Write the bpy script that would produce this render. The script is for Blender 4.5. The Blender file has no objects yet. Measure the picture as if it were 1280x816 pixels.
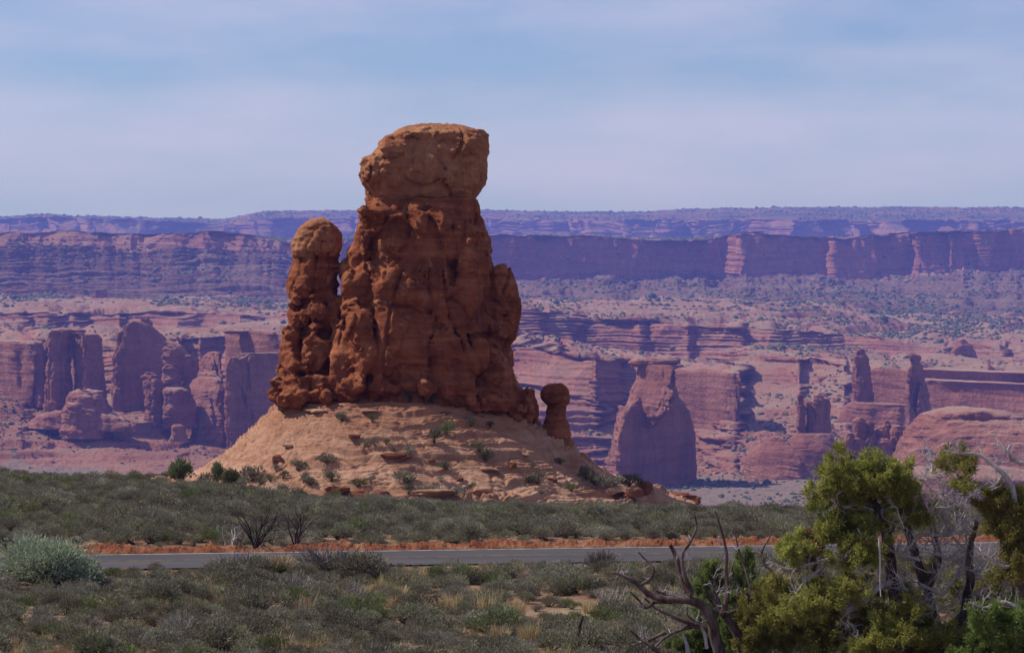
import bpy, math, random
import numpy as np
from mathutils import Vector, Matrix

# ------------------------------------------------------------------ camera, sky, sun, exposure
SC = bpy.context.scene
COL = SC.collection
F, CX, HZ = 3556.0, 640.0, 370.0          # focal length in photo pixels, centre column, eye-level row
cam = bpy.data.cameras.new('camera'); camo = bpy.data.objects.new('camera', cam); COL.objects.link(camo)
camo.location = (0, 0, 0); camo.rotation_euler = (math.radians(90), 0, 0)
cam.sensor_width = 36; cam.lens = 36*F/1280.0; cam.shift_y = -(408-HZ)/1280.0
cam.clip_start = 1; cam.clip_end = 60000
SC.camera = camo
SUN_EL = math.radians(50); SX, SY = -0.97, 0.22
n = math.hypot(SX, SY); SX, SY = SX/n, SY/n
sd = Vector((SX*math.cos(SUN_EL), SY*math.cos(SUN_EL), math.sin(SUN_EL)))
sun = bpy.data.lights.new('sun', 'SUN'); suno = bpy.data.objects.new('sun', sun); COL.objects.link(suno)
sun.energy = 5.0; sun.angle = math.radians(0.53); sun.color = (1.0, 0.93, 0.84)
suno.rotation_euler = sd.to_track_quat('Z', 'Y').to_euler()
suno.location = (-60, 20, 80)
W = bpy.data.worlds.new('World'); SC.world = W; W.use_nodes = True
nt = W.node_tree; nt.nodes.clear()
def wn(t, **k):
    q = nt.nodes.new(t)
    for a, b in k.items(): setattr(q, a, b)
    return q
sky = wn('ShaderNodeTexSky', sky_type='NISHITA', sun_disc=False, sun_elevation=SUN_EL,
         sun_rotation=math.atan2(SX, SY), altitude=1500, air_density=1.0, dust_density=0.6, ozone_density=2.5)
tint = wn('ShaderNodeMix', data_type='RGBA', blend_type='MULTIPLY'); tint.inputs[0].default_value = 1
tint.inputs[7].default_value = (0.95, 0.98, 1.17, 1)
nt.links.new(sky.outputs[0], tint.inputs[6])
tc = wn('ShaderNodeTexCoord'); mp = wn('ShaderNodeMapping'); mp.inputs['Scale'].default_value = (10.0, 10.0, 46.0)
mp.inputs['Location'].default_value = (1.7, 0.3, 0.9)
nt.links.new(tc.outputs['Generated'], mp.inputs[0])
nz = wn('ShaderNodeTexNoise'); nz.inputs['Scale'].default_value = 1.0; nz.inputs['Detail'].default_value = 7; nz.inputs['Roughness'].default_value = 0.54
nt.links.new(mp.outputs[0], nz.inputs[0])
sp = wn('ShaderNodeSeparateXYZ'); nt.links.new(tc.outputs['Generated'], sp.inputs[0])
bd = wn('ShaderNodeValToRGB'); be = bd.color_ramp.elements
while len(be) < 7: be.new(0.5)
for q_, (p_, v_) in zip(be, [(0.0, .05), (0.028, .03), (0.042, .30), (0.062, .28), (0.078, .06), (0.090, .05), (0.106, .18)]): q_.position = p_; q_.color = (v_, v_, v_, 1)
nt.links.new(sp.outputs[2], bd.inputs[0])
ad = wn('ShaderNodeMath', operation='ADD'); nt.links.new(nz.outputs[0], ad.inputs[0]); nt.links.new(bd.outputs[0], ad.inputs[1])
rp = wn('ShaderNodeValToRGB'); rp.color_ramp.elements[0].position = 0.45; rp.color_ramp.elements[1].position = 0.95
rp.color_ramp.elements[0].color = (0, 0, 0, 1); rp.color_ramp.elements[1].color = (0.62, 0.62, 0.62, 1)
nt.links.new(ad.outputs[0], rp.inputs[0])
cl = wn('ShaderNodeMix', data_type='RGBA'); cl.inputs[7].default_value = (8.3, 7.6, 9.9, 1)
nt.links.new(rp.outputs[0], cl.inputs[0]); nt.links.new(tint.outputs[2], cl.inputs[6])
bg = wn('ShaderNodeBackground'); bg.inputs[1].default_value = 0.088
out = wn('ShaderNodeOutputWorld')
nt.links.new(cl.outputs[2], bg.inputs[0]); nt.links.new(bg.outputs[0], out.inputs[0])
SC.view_settings.view_transform = 'Standard'; SC.view_settings.look = 'None'
SC.view_settings.gamma = 1; SC.view_settings.use_curve_mapping = False
SC.view_settings.exposure = 0.05
SC.cycles.max_bounces = 6; SC.cycles.diffuse_bounces = 3; SC.cycles.volume_bounces = 0
SC.cycles.transparent_max_bounces = 8

# ------------------------------------------------------------------ helpers
def P(px, py, D):
    return ((px-CX)/F*D, D, (HZ-py)/F*D)
_rng = np.random.RandomState(7)
_perm = _rng.permutation(256); _perm = np.concatenate([_perm, _perm, _perm])
_g = _rng.normal(size=(256, 3)); _g /= np.linalg.norm(_g, axis=1)[:, None]
_g = _g.astype(np.float32)
def pn(x, y, z, seed=0):
    """gradient noise, about -0.8..0.8"""
    x = np.asarray(x, np.float32)+seed*17.13; y = np.asarray(y, np.float32)+seed*5.71; z = np.asarray(z, np.float32)+seed*9.37
    x, y, z = np.broadcast_arrays(x, y, z)
    xi = np.floor(x).astype(np.int32); yi = np.floor(y).astype(np.int32); zi = np.floor(z).astype(np.int32)
    xf = x-xi; yf = y-yi; zf = z-zi
    xi &= 255; yi &= 255; zi &= 255
    u = xf*xf*xf*(xf*(xf*6-15)+10); v = yf*yf*yf*(yf*(yf*6-15)+10); w = zf*zf*zf*(zf*(zf*6-15)+10)
    def c(i, j, k):
        h = _perm[_perm[_perm[xi+i]+yi+j]+zi+k]
        g = _g[h]
        return g[..., 0]*(xf-i)+g[..., 1]*(yf-j)+g[..., 2]*(zf-k)
    x00 = c(0,0,0); x00 = x00+u*(c(1,0,0)-x00)
    x10 = c(0,1,0); x10 = x10+u*(c(1,1,0)-x10)
    x01 = c(0,0,1); x01 = x01+u*(c(1,0,1)-x01)
    x11 = c(0,1,1); x11 = x11+u*(c(1,1,1)-x11)
    a = x00+v*(x10-x00); b = x01+v*(x11-x01)
    return (a+w*(b-a))*1.5
def fbm(x, y, z, oct=4, seed=0, gain=0.5):
    s = 0; a = 1.0
    for i in range(oct):
        s = s+a*pn(x, y, z, seed+i*3); x = x*2.03; y = y*2.03; z = z*2.03; a *= gain
    return s
def ridge(x, y, z, oct=3, seed=0):
    """sharp creases near 0, plateaus near 1"""
    s = 0; a = 0.6
    for i in range(oct):
        s = s+a*np.minimum(np.abs(pn(x, y, z, seed+i*3))*2.2, 1); x = x*2.1; y = y*2.1; z = z*2.1; a *= 0.5
    return s
_jit = _rng.rand(4096, 3).astype(np.float32)
def worley(x, y, z, seed=0):
    """F1 and F2 distances"""
    x, y, z = np.broadcast_arrays(np.asarray(x, np.float32), np.asarray(y, np.float32), np.asarray(z, np.float32))
    x = x+seed*3.3
    xi = np.floor(x).astype(np.int32); yi = np.floor(y).astype(np.int32); zi = np.floor(z).astype(np.int32)
    f1 = np.full(x.shape, 9, np.float32); f2 = np.full(x.shape, 9, np.float32)
    for i in (-1, 0, 1):
        for j in (-1, 0, 1):
            for k in (-1, 0, 1):
                a, b, c = xi+i, yi+j, zi+k
                h = (a*73856093 ^ b*19349663 ^ c*83492791) & 4095
                q = _jit[h]
                d = (a+q[..., 0]-x)**2+(b+q[..., 1]-y)**2+(c+q[..., 2]-z)**2
                lt = d < f1
                f2 = np.where(lt, f1, np.minimum(f2, d)); f1 = np.where(lt, d, f1)
    return np.sqrt(f1), np.sqrt(f2)
def mesh_np(name, verts, faces, mat=None, smooth=True):
    """faces: (n,3) or (n,4) int array"""
    me = bpy.data.meshes.new(name)
    verts = np.asarray(verts, np.float32); faces = np.asarray(faces, np.int32)
    nf, k = faces.shape
    me.vertices.add(len(verts)); me.vertices.foreach_set('co', verts.ravel())
    me.loops.add(nf*k); me.loops.foreach_set('vertex_index', faces.ravel())
    me.polygons.add(nf); me.polygons.foreach_set('loop_start', np.arange(0, nf*k, k, dtype=np.int32))
    me.polygons.foreach_set('loop_total', np.full(nf, k, np.int32))
    me.polygons.foreach_set('use_smooth', np.full(nf, smooth, bool))
    if mat: me.materials.append(mat)
    me.update(calc_edges=True); me.validate()
    return me
def link(name, me, parent=None, label=None, cat=None, group=None, kind=None, loc=None):
    o = bpy.data.objects.new(name, me); COL.objects.link(o)
    if parent is not None: o.parent = parent
    if loc is not None: o.location = loc
    if label: o['label'] = label
    if cat: o['category'] = cat
    if group: o['group'] = group
    if kind: o['kind'] = kind
    return o
def local(verts, base):
    return np.asarray(verts)-np.asarray(base)[None]
def grid_faces(nr, nc, wrap=False):
    r = np.arange(nr-1)[:, None]; c = np.arange(nc if wrap else nc-1)[None]
    c2 = (c+1) % nc
    a = r*nc+c; b = r*nc+c2; d = (r+1)*nc+c; e = (r+1)*nc+c2
    return np.stack([a, b, e, d], -1).reshape(-1, 4)
def grid_normals(V):
    """V (nr,nc,3) -> unit normals facing roughly camera/up"""
    du = np.gradient(V, axis=1); dv = np.gradient(V, axis=0)
    N = np.cross(du, dv); N /= np.linalg.norm(N, axis=2)[..., None]+1e-9
    return N

# ------------------------------------------------------------------ materials
def newmat(name):
    m = bpy.data.materials.new(name); m.use_nodes = True
    t = m.node_tree; b = t.nodes['Principled BSDF']
    b.inputs['Roughness'].default_value = 0.92; b.inputs['Specular IOR Level'].default_value = 0.12
    return m, t, b
def nd(t, typ, **k):
    q = t.nodes.new(typ)
    for a, b in k.items(): setattr(q, a, b)
    return q
def ramp(t, stops, src, interp='LINEAR'):
    r = nd(t, 'ShaderNodeValToRGB'); e = r.color_ramp.elements; r.color_ramp.interpolation = interp
    while len(e) < len(stops): e.new(0.5)
    for i, (p, c) in enumerate(stops):
        e[i].position = p; e[i].color = (*c, 1) if len(c) == 3 else (c[0],)*3+(1,)
    t.links.new(src, r.inputs[0]); return r.outputs[0]
def tnoise(t, scale, mscale=(1,1,1), detail=5, rough=0.55, dist=0.0, loc=(0,0,0), coord='Object'):
    c = nd(t, 'ShaderNodeTexCoord'); m = nd(t, 'ShaderNodeMapping'); m.inputs['Scale'].default_value = mscale; m.inputs['Location'].default_value = loc
    t.links.new(c.outputs[coord], m.inputs[0])
    q = nd(t, 'ShaderNodeTexNoise'); q.inputs['Scale'].default_value = scale; q.inputs['Detail'].default_value = detail
    q.inputs['Roughness'].default_value = rough; q.inputs['Distortion'].default_value = dist
    t.links.new(m.outputs[0], q.inputs[0]); return q.outputs[0]
def mix(t, f, a, b, mode='MIX'):
    m = nd(t, 'ShaderNodeMix', data_type='RGBA', blend_type=mode)
    for i, v in ((0, f), (6, a), (7, b)):
        if isinstance(v, bpy.types.NodeSocket): t.links.new(v, m.inputs[i])
        elif i == 0: m.inputs[0].default_value = v
        else: m.inputs[i].default_value = (*v, 1)
    return m.outputs[2]
def mathn(t, op, a, b=0.0, clamp=False):
    m = nd(t, 'ShaderNodeMath', operation=op); m.use_clamp = clamp
    for i, v in ((0, a), (1, b)):
        if isinstance(v, bpy.types.NodeSocket): t.links.new(v, m.inputs[i])
        else: m.inputs[i].default_value = v
    return m.outputs[0]
def bump(t, b, h, dist, strength=1.0):
    q = nd(t, 'ShaderNodeBump'); q.inputs['Distance'].default_value = dist; q.inputs['Strength'].default_value = strength
    t.links.new(h, q.inputs['Height']); t.links.new(q.outputs[0], b.inputs['Normal'])
def steep(t, lo, hi):
    """1 where the ground is flat, 0 where it is steep"""
    g = nd(t, 'ShaderNodeNewGeometry'); s = nd(t, 'ShaderNodeSeparateXYZ'); t.links.new(g.outputs['Normal'], s.inputs[0])
    return ramp(t, [(lo, (0,)), (hi, (1,))], s.outputs[2])
def rock_mat(name, cols, flat=None, unit=1.0, strata=1.0, bumpd=1.0, flatrange=(0.75, 0.95), streak=0.25):
    """cols: dark, mid, light rock colours; flat: colour where the rock lies level (dust, lichen, sand); unit: metres per detail size"""
    m, t, b = newmat(name)
    n1 = tnoise(t, 0.05/unit, (1, 1, 1), 6, 0.6)
    n2 = tnoise(t, 0.28/unit, (0.12, 0.12, 1.6), 6, 0.6, 0.6)      # bedding bands
    n3 = tnoise(t, 0.5/unit, (1, 1, 0.15), 5, 0.6)                 # vertical streaks of desert varnish
    n4 = tnoise(t, 1.3/unit, (1, 1, 1), 7, 0.65)
    c = ramp(t, [(0.3, cols[0]), (0.5, cols[1]), (0.72, cols[2])], mix(t, 0.55*strata, n1, n2))
    c = mix(t, streak, c, ramp(t, [(0.35, (0.35, 0.3, 0.32)), (0.6, (1, 1, 1))], n3), 'MULTIPLY')
    c = mix(t, 0.5, c, ramp(t, [(0.3, (0.62, 0.6, 0.6)), (0.65, (1.15, 1.12, 1.1))], n4), 'MULTIPLY')
    if flat:
        f = steep(t, *flatrange)
        f = mathn(t, 'MULTIPLY', f, ramp(t, [(0.35, (0.25,)), (0.6, (1,))], n1))
        c = mix(t, f, c, mix(t, n4, tuple(v*0.75 for v in flat), tuple(v*1.2 for v in flat)))
    t.links.new(c, b.inputs['Base Color'])
    h = mathn(t, 'ADD', mathn(t, 'MULTIPLY', n4, 0.6), mathn(t, 'MULTIPLY', n2, 0.8))
    bump(t, b, h, 1.2*unit*bumpd, 0.9)
    return m
# ------------------------------------------------------------------ haze
def build_haze():
    me = bpy.data.meshes.new('haze')
    x0, x1, y0, y1, z0, z1 = -6000, 6000, -300, 17000, -175, 560
    v = [(x0,y0,z0),(x1,y0,z0),(x1,y1,z0),(x0,y1,z0),(x0,y0,z1),(x1,y0,z1),(x1,y1,z1),(x0,y1,z1)]
    me.from_pydata(v, [], [(0,3,2,1),(4,5,6,7),(0,1,5,4),(1,2,6,5),(2,3,7,6),(3,0,4,7)])
    m = bpy.data.materials.new('haze'); m.use_nodes = True; t = m.node_tree; t.nodes.clear()
    o = t.nodes.new('ShaderNodeOutputMaterial'); pv = t.nodes.new('ShaderNodeVolumePrincipled')
    pv.inputs['Color'].default_value = (0.20, 0.26, 1.0, 1); pv.inputs['Density'].default_value = 0.000080
    pv.inputs['Anisotropy'].default_value = 0.0; pv.inputs['Absorption Color'].default_value = (0.45, 0.45, 0.45, 1)
    t.links.new(pv.outputs[0], o.inputs['Volume'])
    me.materials.append(m)
    link('haze', me, kind='stuff', label='blue distant air veiling the canyon and far mesas', cat='haze')
build_haze()

# ------------------------------------------------------------------ canyon country behind the tower
NC = 1250
_r2 = np.random.RandomState(3)
wig = lambda a, sc, seed: a*(fbm(U/sc, 0*U, 0*U, 4, seed))
U = np.linspace(-90, 1370, NC)
def pl(pts):
    pts = sorted(pts); return np.interp(U, [p[0] for p in pts], [p[1] for p in pts])
def saw(drops, rise):
    """depth line: rises steadily to the right (face turned from the sun) and drops at the given columns (face turned to the sun)"""
    y = (U-U[0])*rise
    for x0, x1, d in drops: y = y-d*np.clip((U-x0)/(x1-x0), 0, 1)
    return y
def sheet(name, keys, label=None, mat=None, segs=None, seed=0, mats=None):
    """keys: (py line, depth line); segs: rows, rib amp, rib scale, strata amp, strata size, lump amp per gap"""
    rows = []; par = []
    for k in range(len(keys)-1):
        (pa, da), (pb, db) = keys[k], keys[k+1]; nrow, *pr = segs[k]
        for i in range(nrow if k < len(keys)-2 else nrow+1):
            s = i/nrow
            D = da+(db-da)*s
            z = ((HZ-pa)/F*da)*(1-s)+((HZ-pb)/F*db)*s
            rows.append(np.stack([(U-CX)/F*D, D, z], -1)); par.append(pr)
    V = np.array(rows); par = np.array(par, float)
    ker = np.hanning(9); ker /= ker.sum()
    par = np.stack([np.convolve(np.pad(par[:, j], 4, mode='edge'), ker, 'valid') for j in range(par.shape[1])], 1)
    ra, rs, sa, ss, la = [par[:, j][:, None] for j in range(5)]
    X, Y, Z = V[..., 0], V[..., 1], V[..., 2]
    Nn = grid_normals(V)
    if Nn[..., 2].mean() < 0: Nn = -Nn
    warp = fbm(X/300, Y/300, Z/300, 3, seed+5)*ss*1.5
    rib = 1-2*ridge(X/rs, Y/rs*0.4, Z/(rs*4), 3, seed+1)
    zz = (Z+warp)/ss
    led = fbm(zz*0+X/900, zz*0+Y/900, zz, 4, seed+11, 0.6)
    led = led+0.6*np.clip(pn(X/400, Y/400, zz*2.6, seed+13)*3, -1, 1)
    hard = fbm(X/(ss*8), Y/(ss*12), zz, 2, seed+17)
    lum = fbm(X/60, Y/60, Z/30, 5, seed+21)
    lum = lum+0.35*fbm(X/11, Y/14, Z/5, 3, seed+27)
    horiz = -ra*rib - sa*(led+0.5*hard)
    V2 = V.copy()
    # horizontal pushes act along the horizontal part of the normal, lumps along the normal
    hn = Nn.copy(); hn[..., 2] = 0
    ln = np.linalg.norm(hn, axis=2)[..., None]+1e-6; hn = np.where(ln > 0.2, hn/ln, np.array([0, -1, 0]))
    V2 -= hn*horiz[..., None]*np.clip(ln*1.6, 0, 1)
    V2[..., 2] += (la*lum)+(sa*0.42*led*(1-np.clip(ln[..., 0]*1.6, 0, 1)))
    me = mesh_np(name, V2.reshape(-1, 3), grid_faces(*V.shape[:2]), None if mats else mat)
    if mats:
        for q in mats[0]: me.materials.append(q)
        rowm = np.repeat([mats[1][k] for k in range(len(segs))], [q[0] for q in segs])
        RR = np.arange(len(rowm))[:, None]+18*fbm(U/70, 0*U, 0*U, 4, 91)[None, :-1]+1.5*_r2.rand(len(rowm), NC-1)
        me.polygons.foreach_set('material_index', rowm[np.clip(RR, 0, len(rowm)-1).astype(int)].ravel().astype(np.int32))
    o = link(name, me, kind='structure', label=label, cat='terrain')
    return V2

M_far = rock_mat('far_mesa_rock', [(0.222, 0.096, 0.067), (0.326, 0.163, 0.111), (0.414, 0.252, 0.185)], flat=(0.074, 0.081, 0.052), unit=22, flatrange=(0.80, 0.96), streak=0.3)
M_floor = rock_mat('canyon_floor', flat=(0.23, 0.17, 0.135), flatrange=(0.93, 0.995), cols=[(0.185, 0.111, 0.089), (0.244, 0.163, 0.133), (0.296, 0.200, 0.148)], unit=14, strata=0.4, streak=0.1)
M_talus = rock_mat('red_talus', [(0.16, 0.065, 0.045), (0.29, 0.12, 0.082), (0.40, 0.205, 0.145)], flat=(0.27, 0.155, 0.11), unit=5, flatrange=(0.86, 0.99), streak=0.15)
M_shale = rock_mat('dark_shale', [(0.085, 0.044, 0.037), (0.145, 0.073, 0.057), (0.23, 0.122, 0.090)], flat=(0.175, 0.118, 0.090), unit=7, flatrange=(0.8, 0.97), streak=0.2)
M_mid = rock_mat('canyon_rock', [(0.185, 0.063, 0.044), (0.311, 0.126, 0.085), (0.407, 0.215, 0.155)], flat=(0.296, 0.200, 0.148), unit=6, flatrange=(0.80, 0.97), streak=0.35)

# far mesa
fdr = [(20,30,150),(60,66,120),(300,318,180),(640,660,140),(710,722,120),(760,780,200),(860,900,260),(925,950,260),(1075,1100,260),(1180,1200,200)]
D0 = 12300+saw([(a,b,c*1.8) for a,b,c in fdr], 2.2)-700+fbm(U/90, 0*U, 0*U, 3, 3)*180
V_far = sheet('far_mesa', [
    (pl([(-90,330),(1370,330)]), D0-1500),
    (pl([(-90,296),(350,300),(600,302),(900,303),(1370,303)]), D0-150),
    (pl([(-90,277),(0,275),(60,271),(110,273),(280,280),(330,274),(450,272),(600,272),(700,275),(800,276),(850,272),(1000,275),(1100,275),(1280,276),(1370,276)]), D0),
    (pl([(-90,274),(0,272),(60,268),(100,271),(280,274.5),(300,270),(330,264),(450,263.5),(600,262.5),(700,265),(800,265.5),(850,262),(1000,259),(1280,259.5),(1370,260)]), D0+1500),
    (pl([(-90,280),(1370,270)]), D0+3000)],
    mat=M_far, label='long flat topped mesa on the far horizon',
    segs=[(30, 8, 300, 12, 25, 4), (60, 110, 260, 14, 22, 5), (26, 12, 260, 10, 12, 6), (10, 0, 300, 0, 30, 3)], seed=40)

# the canyon: floor, slopes, cliffs, benches, upper cliff
z = lambda *a: list(a)
bays = saw([(908,926,150),(1034,1041,36),(1138,1146,60),(1184,1188,22),(1218,1222,18)], 1.35)-1.35*90
bays = np.where(U < 560, np.interp(U, [-90, 560], [0, bays[np.searchsorted(U, 560)]]), bays)
Kb = 5400+bays
def faces(slope, jumps):
    """depth line: falls towards the right (face turned to the sun) with rises (shaded faces) at the given columns"""
    y = (U-U[0])*slope
    for x, w, d in jumps: y = y+d*np.clip((U-x)/w, 0, 1)
    return y-np.interp(U, [U[0], U[-1]], [y[0], y[-1]])
lowbay = faces(-1.2, [(28,14,50),(60,8,60),(150,50,150),(222,14,90),(250,20,40),(350,20,60),(400,200,60),(745,42,210),(840,10,130),(917,6,170),(1000,10,40),(1056,8,30),(1150,16,70),(1235,20,60),(1290,20,50)])
up2 = faces(-1.1, [(22,14,50),(60,24,60),(92,20,70),(150,10,40),(222,36,80),(300,30,60),(380,200,80),(645,85,190),(800,10,30),(860,8,30),(925,8,50),(962,90,210),(1180,12,40),(1250,14,50)])
K = [
 (pl([(-90,1277),(1370,1277)]), 0*U+600),
 (pl([(-90,618),(1370,618)]), 0*U+2180),
 (pl([(-90,585),(0,585),(200,588),(350,585),(640,595),(765,604),(880,604),(1000,598),(1370,600)]), 0*U+2420),
 (pl([(-90,500),(0,505),(60,518),(150,520),(200,515),(280,545),(350,550),(640,545),(700,560),(765,585),(880,572),(930,545),(1000,545),(1050,540),(1150,540),(1280,540),(1370,540)]), 2700+0.3*lowbay),
 (pl([(-90,466),(0,468),(60,482),(145,492),(205,488),(275,500),(350,500),(640,478),(690,486),(740,502),(790,505),(860,500),(918,480),(945,478),(1000,480),(1060,482),(1100,505),(1160,508),(1280,505),(1370,505)]), 2980+lowbay),
 (pl([(-90,424),(0,424),(50,428),(75,420),(130,430),(150,432),(205,425),(275,418),(350,420),(640,426),(700,444),(760,450),(850,461),(916,469),(924,450),(1000,452),(1050,456),(1150,462),(1280,466),(1370,468)]), 3060+lowbay),
 (pl([(-90,406),(0,408),(60,412),(150,412),(205,416),(350,408),(640,412),(700,426),(760,437),(850,448),(920,455),(935,434),(1000,438),(1060,441),(1150,447),(1280,452),(1370,454)]), 3720+up2),
 (pl([(-90,390),(0,391),(60,390),(130,394),(200,391),(240,391),(350,399),(640,385),(760,398),(860,406),(960,411),(1050,417),(1150,430),(1280,438),(1370,440)]), 3800+up2),
 (pl([(-90,371),(0,372),(200,375),(350,378),(640,377),(760,378),(900,378),(1000,384),(1280,398),(1370,400)]), 0*U+5050),
 (pl([(-90,308),(0,306),(80,310),(150,312),(250,310),(350,318),(500,340),(640,354),(700,350),(800,350),(880,350),(900,352),(960,343),(1000,345),(1090,352),(1140,345),(1200,340),(1280,340),(1370,340)])+wig(5, 45, 6), Kb-40),
 (pl([(-90,291),(0,291),(40,291),(80,287.5),(120,291),(150,291),(200,292.5),(235,290.5),(268,288.5),(300,293),(330,299),(370,304),(440,300),(560,292),(620,292.5),(700,295),(730,294),(800,299),(880,299.5),(915,293),(945,290.5),(975,294),(1000,296),(1060,296.5),(1110,292),(1150,290),(1200,288),(1240,289),(1262,285),(1370,284)])+wig(1.6, 30, 5), Kb+25),
 (pl([(-90,296),(1370,300)]), 0*U+7600)]
V_mid = sheet('canyon_terrain', K, mat=M_mid, label='layered sandstone canyon with floor, benches and cliff bands behind the tower',
    segs=[(12, 3, 200, 1, 12, 1.2), (26, 3, 200, 2, 10, 1.4), (60, 8, 90, 7, 6, 2.6), (60, 9, 90, 9, 7, 3.0), (74, 14, 70, 3, 8, 1.4), (60, 7, 70, 20, 4.5, 1.8),
          (50, 14, 70, 6, 6, 1.6), (60, 8, 100, 20, 6, 2.6), (96, 14, 80, 22, 6, 3.4), (74, 20, 85, 2, 11, 1.8), (10, 0, 200, 0, 20, 2)], seed=3,
    mats=([M_mid, M_floor, M_shale, M_talus], [1, 1, 3, 0, 0, 0, 0, 0, 2, 0, 2]))
# ------------------------------------------------------------------ ground of the near flat
def gz(x, y):
    """height of the near plateau"""
    x = np.asarray(x, float); y = np.asarray(y, float)
    px = x/np.maximum(y, 1)*F+CX
    zf = np.interp(px, [-100, 0, 220, 420, 640, 820, 1000, 1400], [-11.7, -11.7, -11.9, -12.7, -13.5, -13.9, -14.0, -14.0])  # at 180 m
    t = np.clip((y-100)/80, 0, 3)
    g = -8.6+(zf+8.6)*t**1.12
    g = g-np.clip(y-190, 0, 460)*0.35
    return g
def road_off(x, y):
    """signed distance beyond the far edge line of the asphalt (negative = on or before the road)"""
    return y-(97.0+0.155*x)
RW = 5.3
def ground_z(x, y):
    g = gz(x, y)
    n = fbm(np.asarray(x)/6, np.asarray(y)/6, 0.0*np.asarray(x), 3, 50)*0.14
    r = road_off(x, y)
    near = np.clip(np.maximum(r-0.3, -r-RW-0.3)/2.5, 0, 1)
    return g*near+(-8.6)*(1-near)+n*near-0.06*(1-near)
def build_ground():
    m, t, b = newmat('red_sand')
    n1 = tnoise(t, 0.35, detail=5); n2 = tnoise(t, 6, detail=6, rough=0.7)
    c = ramp(t, [(0.35, (0.20, 0.105, 0.065)), (0.5, (0.25, 0.16, 0.10)), (0.66, (0.29, 0.215, 0.14))], n1)
    c = mix(t, 0.6, c, ramp(t, [(0.3, (0.55, 0.5, 0.48)), (0.7, (1.2, 1.2, 1.2))], n2), 'MULTIPLY')
    t.links.new(c, b.inputs['Base Color']); bump(t, b, n2, 0.12, 0.8)
    ys = np.concatenate([np.linspace(-40, 50, 40), np.linspace(51, 200, 420), np.linspace(201, 640, 90)])
    xs = np.linspace(-1, 1, 420)
    Y = ys[:, None]+0*xs[None]; X = xs[None]*(30+np.maximum(ys, 40)[:, None]*0.25)
    Z = ground_z(X, Y)
    V = np.stack([X, Y, Z], -1)
    link('ground', mesh_np('ground', V.reshape(-1, 3), grid_faces(*X.shape), m), kind='structure', label='red sandy desert flat', cat='ground')
    # road
    xs = np.linspace(-60, 60, 400)
    fy = 97.0+0.155*xs
    def strip(name, o0, o1, zz, mat, x_a=-60, x_b=60, nrow=2, rag=0, parent=None, **kw):
        xx = np.linspace(x_a, x_b, 500); f = 97.0+0.155*xx
        rows = []
        for i in range(nrow):
            s = o0+(o1-o0)*i/(nrow-1)
            rr = rag*fbm(xx*1.3, 0*xx+s, 0*xx, 3, 61) if rag else 0
            rows.append(np.stack([xx, f-s+rr, 0*xx+zz], -1))
        V = np.array(rows)
        return link(name, mesh_np(name, V.reshape(-1, 3), grid_faces(nrow, 500)[:, ::-1], mat), kind='structure', **kw)
    m, t, b = newmat('asphalt'); b.inputs['Roughness'].default_value = 0.85
    n2 = tnoise(t, 25, detail=4); n1 = tnoise(t, 0.5, (0.3, 1.6, 1), detail=4)
    c = ramp(t, [(0.3, (0.052, 0.048, 0.053)), (0.7, (0.080, 0.074, 0.080))], n1)
    c = mix(t, 0.5, c, ramp(t, [(0.3, (0.6, 0.6, 0.6)), (0.7, (1.3, 1.3, 1.3))], n2), 'MULTIPLY')
    t.links.new(c, b.inputs['Base Color']); bump(t, b, n2, 0.01, 0.5)
    # the road bed: asphalt slab standing 6 cm out of the sand
    strip('road', 0.0, RW, -8.6, m, nrow=8, rag=0.05, label='two lane asphalt road crossing the flat', cat='road')
    mw, t, b = newmat('white_paint'); n = tnoise(t, 3, detail=5)
    t.links.new(ramp(t, [(0.35, (0.16, 0.155, 0.15)), (0.6, (0.42, 0.41, 0.39))], n), b.inputs['Base Color'])
    my, t, b = newmat('yellow_paint'); n = tnoise(t, 3, detail=5)
    t.links.new(ramp(t, [(0.40, (0.10, 0.085, 0.07)), (0.65, (0.26, 0.18, 0.07))], n), b.inputs['Base Color'])
    strip('road_edge_line', 0.22, 0.36, -8.594, mw, label='white edge line on the far side of the road', cat='road marking')
    strip('road_centre_line', RW/2-0.17, RW/2-0.07, -8.594, my, label='farther yellow centre line of the road', cat='road marking')
    strip('road_centre_line', RW/2+0.07, RW/2+0.17, -8.594, my, label='nearer yellow centre line of the road', cat='road marking')
    # berm of loose red dirt along the far edge
    m, t, b = newmat('red_dirt')
    n1 = tnoise(t, 1.1, detail=6, rough=0.6); n2 = tnoise(t, 9, detail=6, rough=0.7)
    c = ramp(t, [(0.33, (0.145, 0.045, 0.022)), (0.5, (0.22, 0.080, 0.038)), (0.68, (0.31, 0.155, 0.09))], n1)
    t.links.new(c, b.inputs['Base Color']); bump(t, b, n2, 0.12, 0.9)
    xx = np.linspace(-30, 32, 2600); s = np.linspace(0, 1, 26)[:, None]
    prof = np.sin(np.pi*s)**0.75
    lump = np.clip(0.42+0.55*fbm(xx/2.2, 0*xx, 0*xx, 3, 71), 0.10, 1.2)[None]
    wid = 1.5+0.5*pn(xx/5, 0*xx, 0*xx, 73)[None]
    Y = 97.0+0.155*xx[None]+0.12+s*wid+0*lump; X = xx[None]+0*s
    Z = -8.66+prof*lump*0.36+prof**0.5*(0.13*fbm(X*2.5, Y*2.5, 0*X, 4, 75)+0.09*np.abs(pn(X*7, Y*9, 0*X, 78)))
    link('dirt_berm', mesh_np('dirt_berm', np.stack([X, Y, Z], -1).reshape(-1, 3), grid_faces(*X.shape), m), kind='structure', label='low windrow of orange red dirt along the far edge of the road', cat='dirt')
build_ground()

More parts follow.
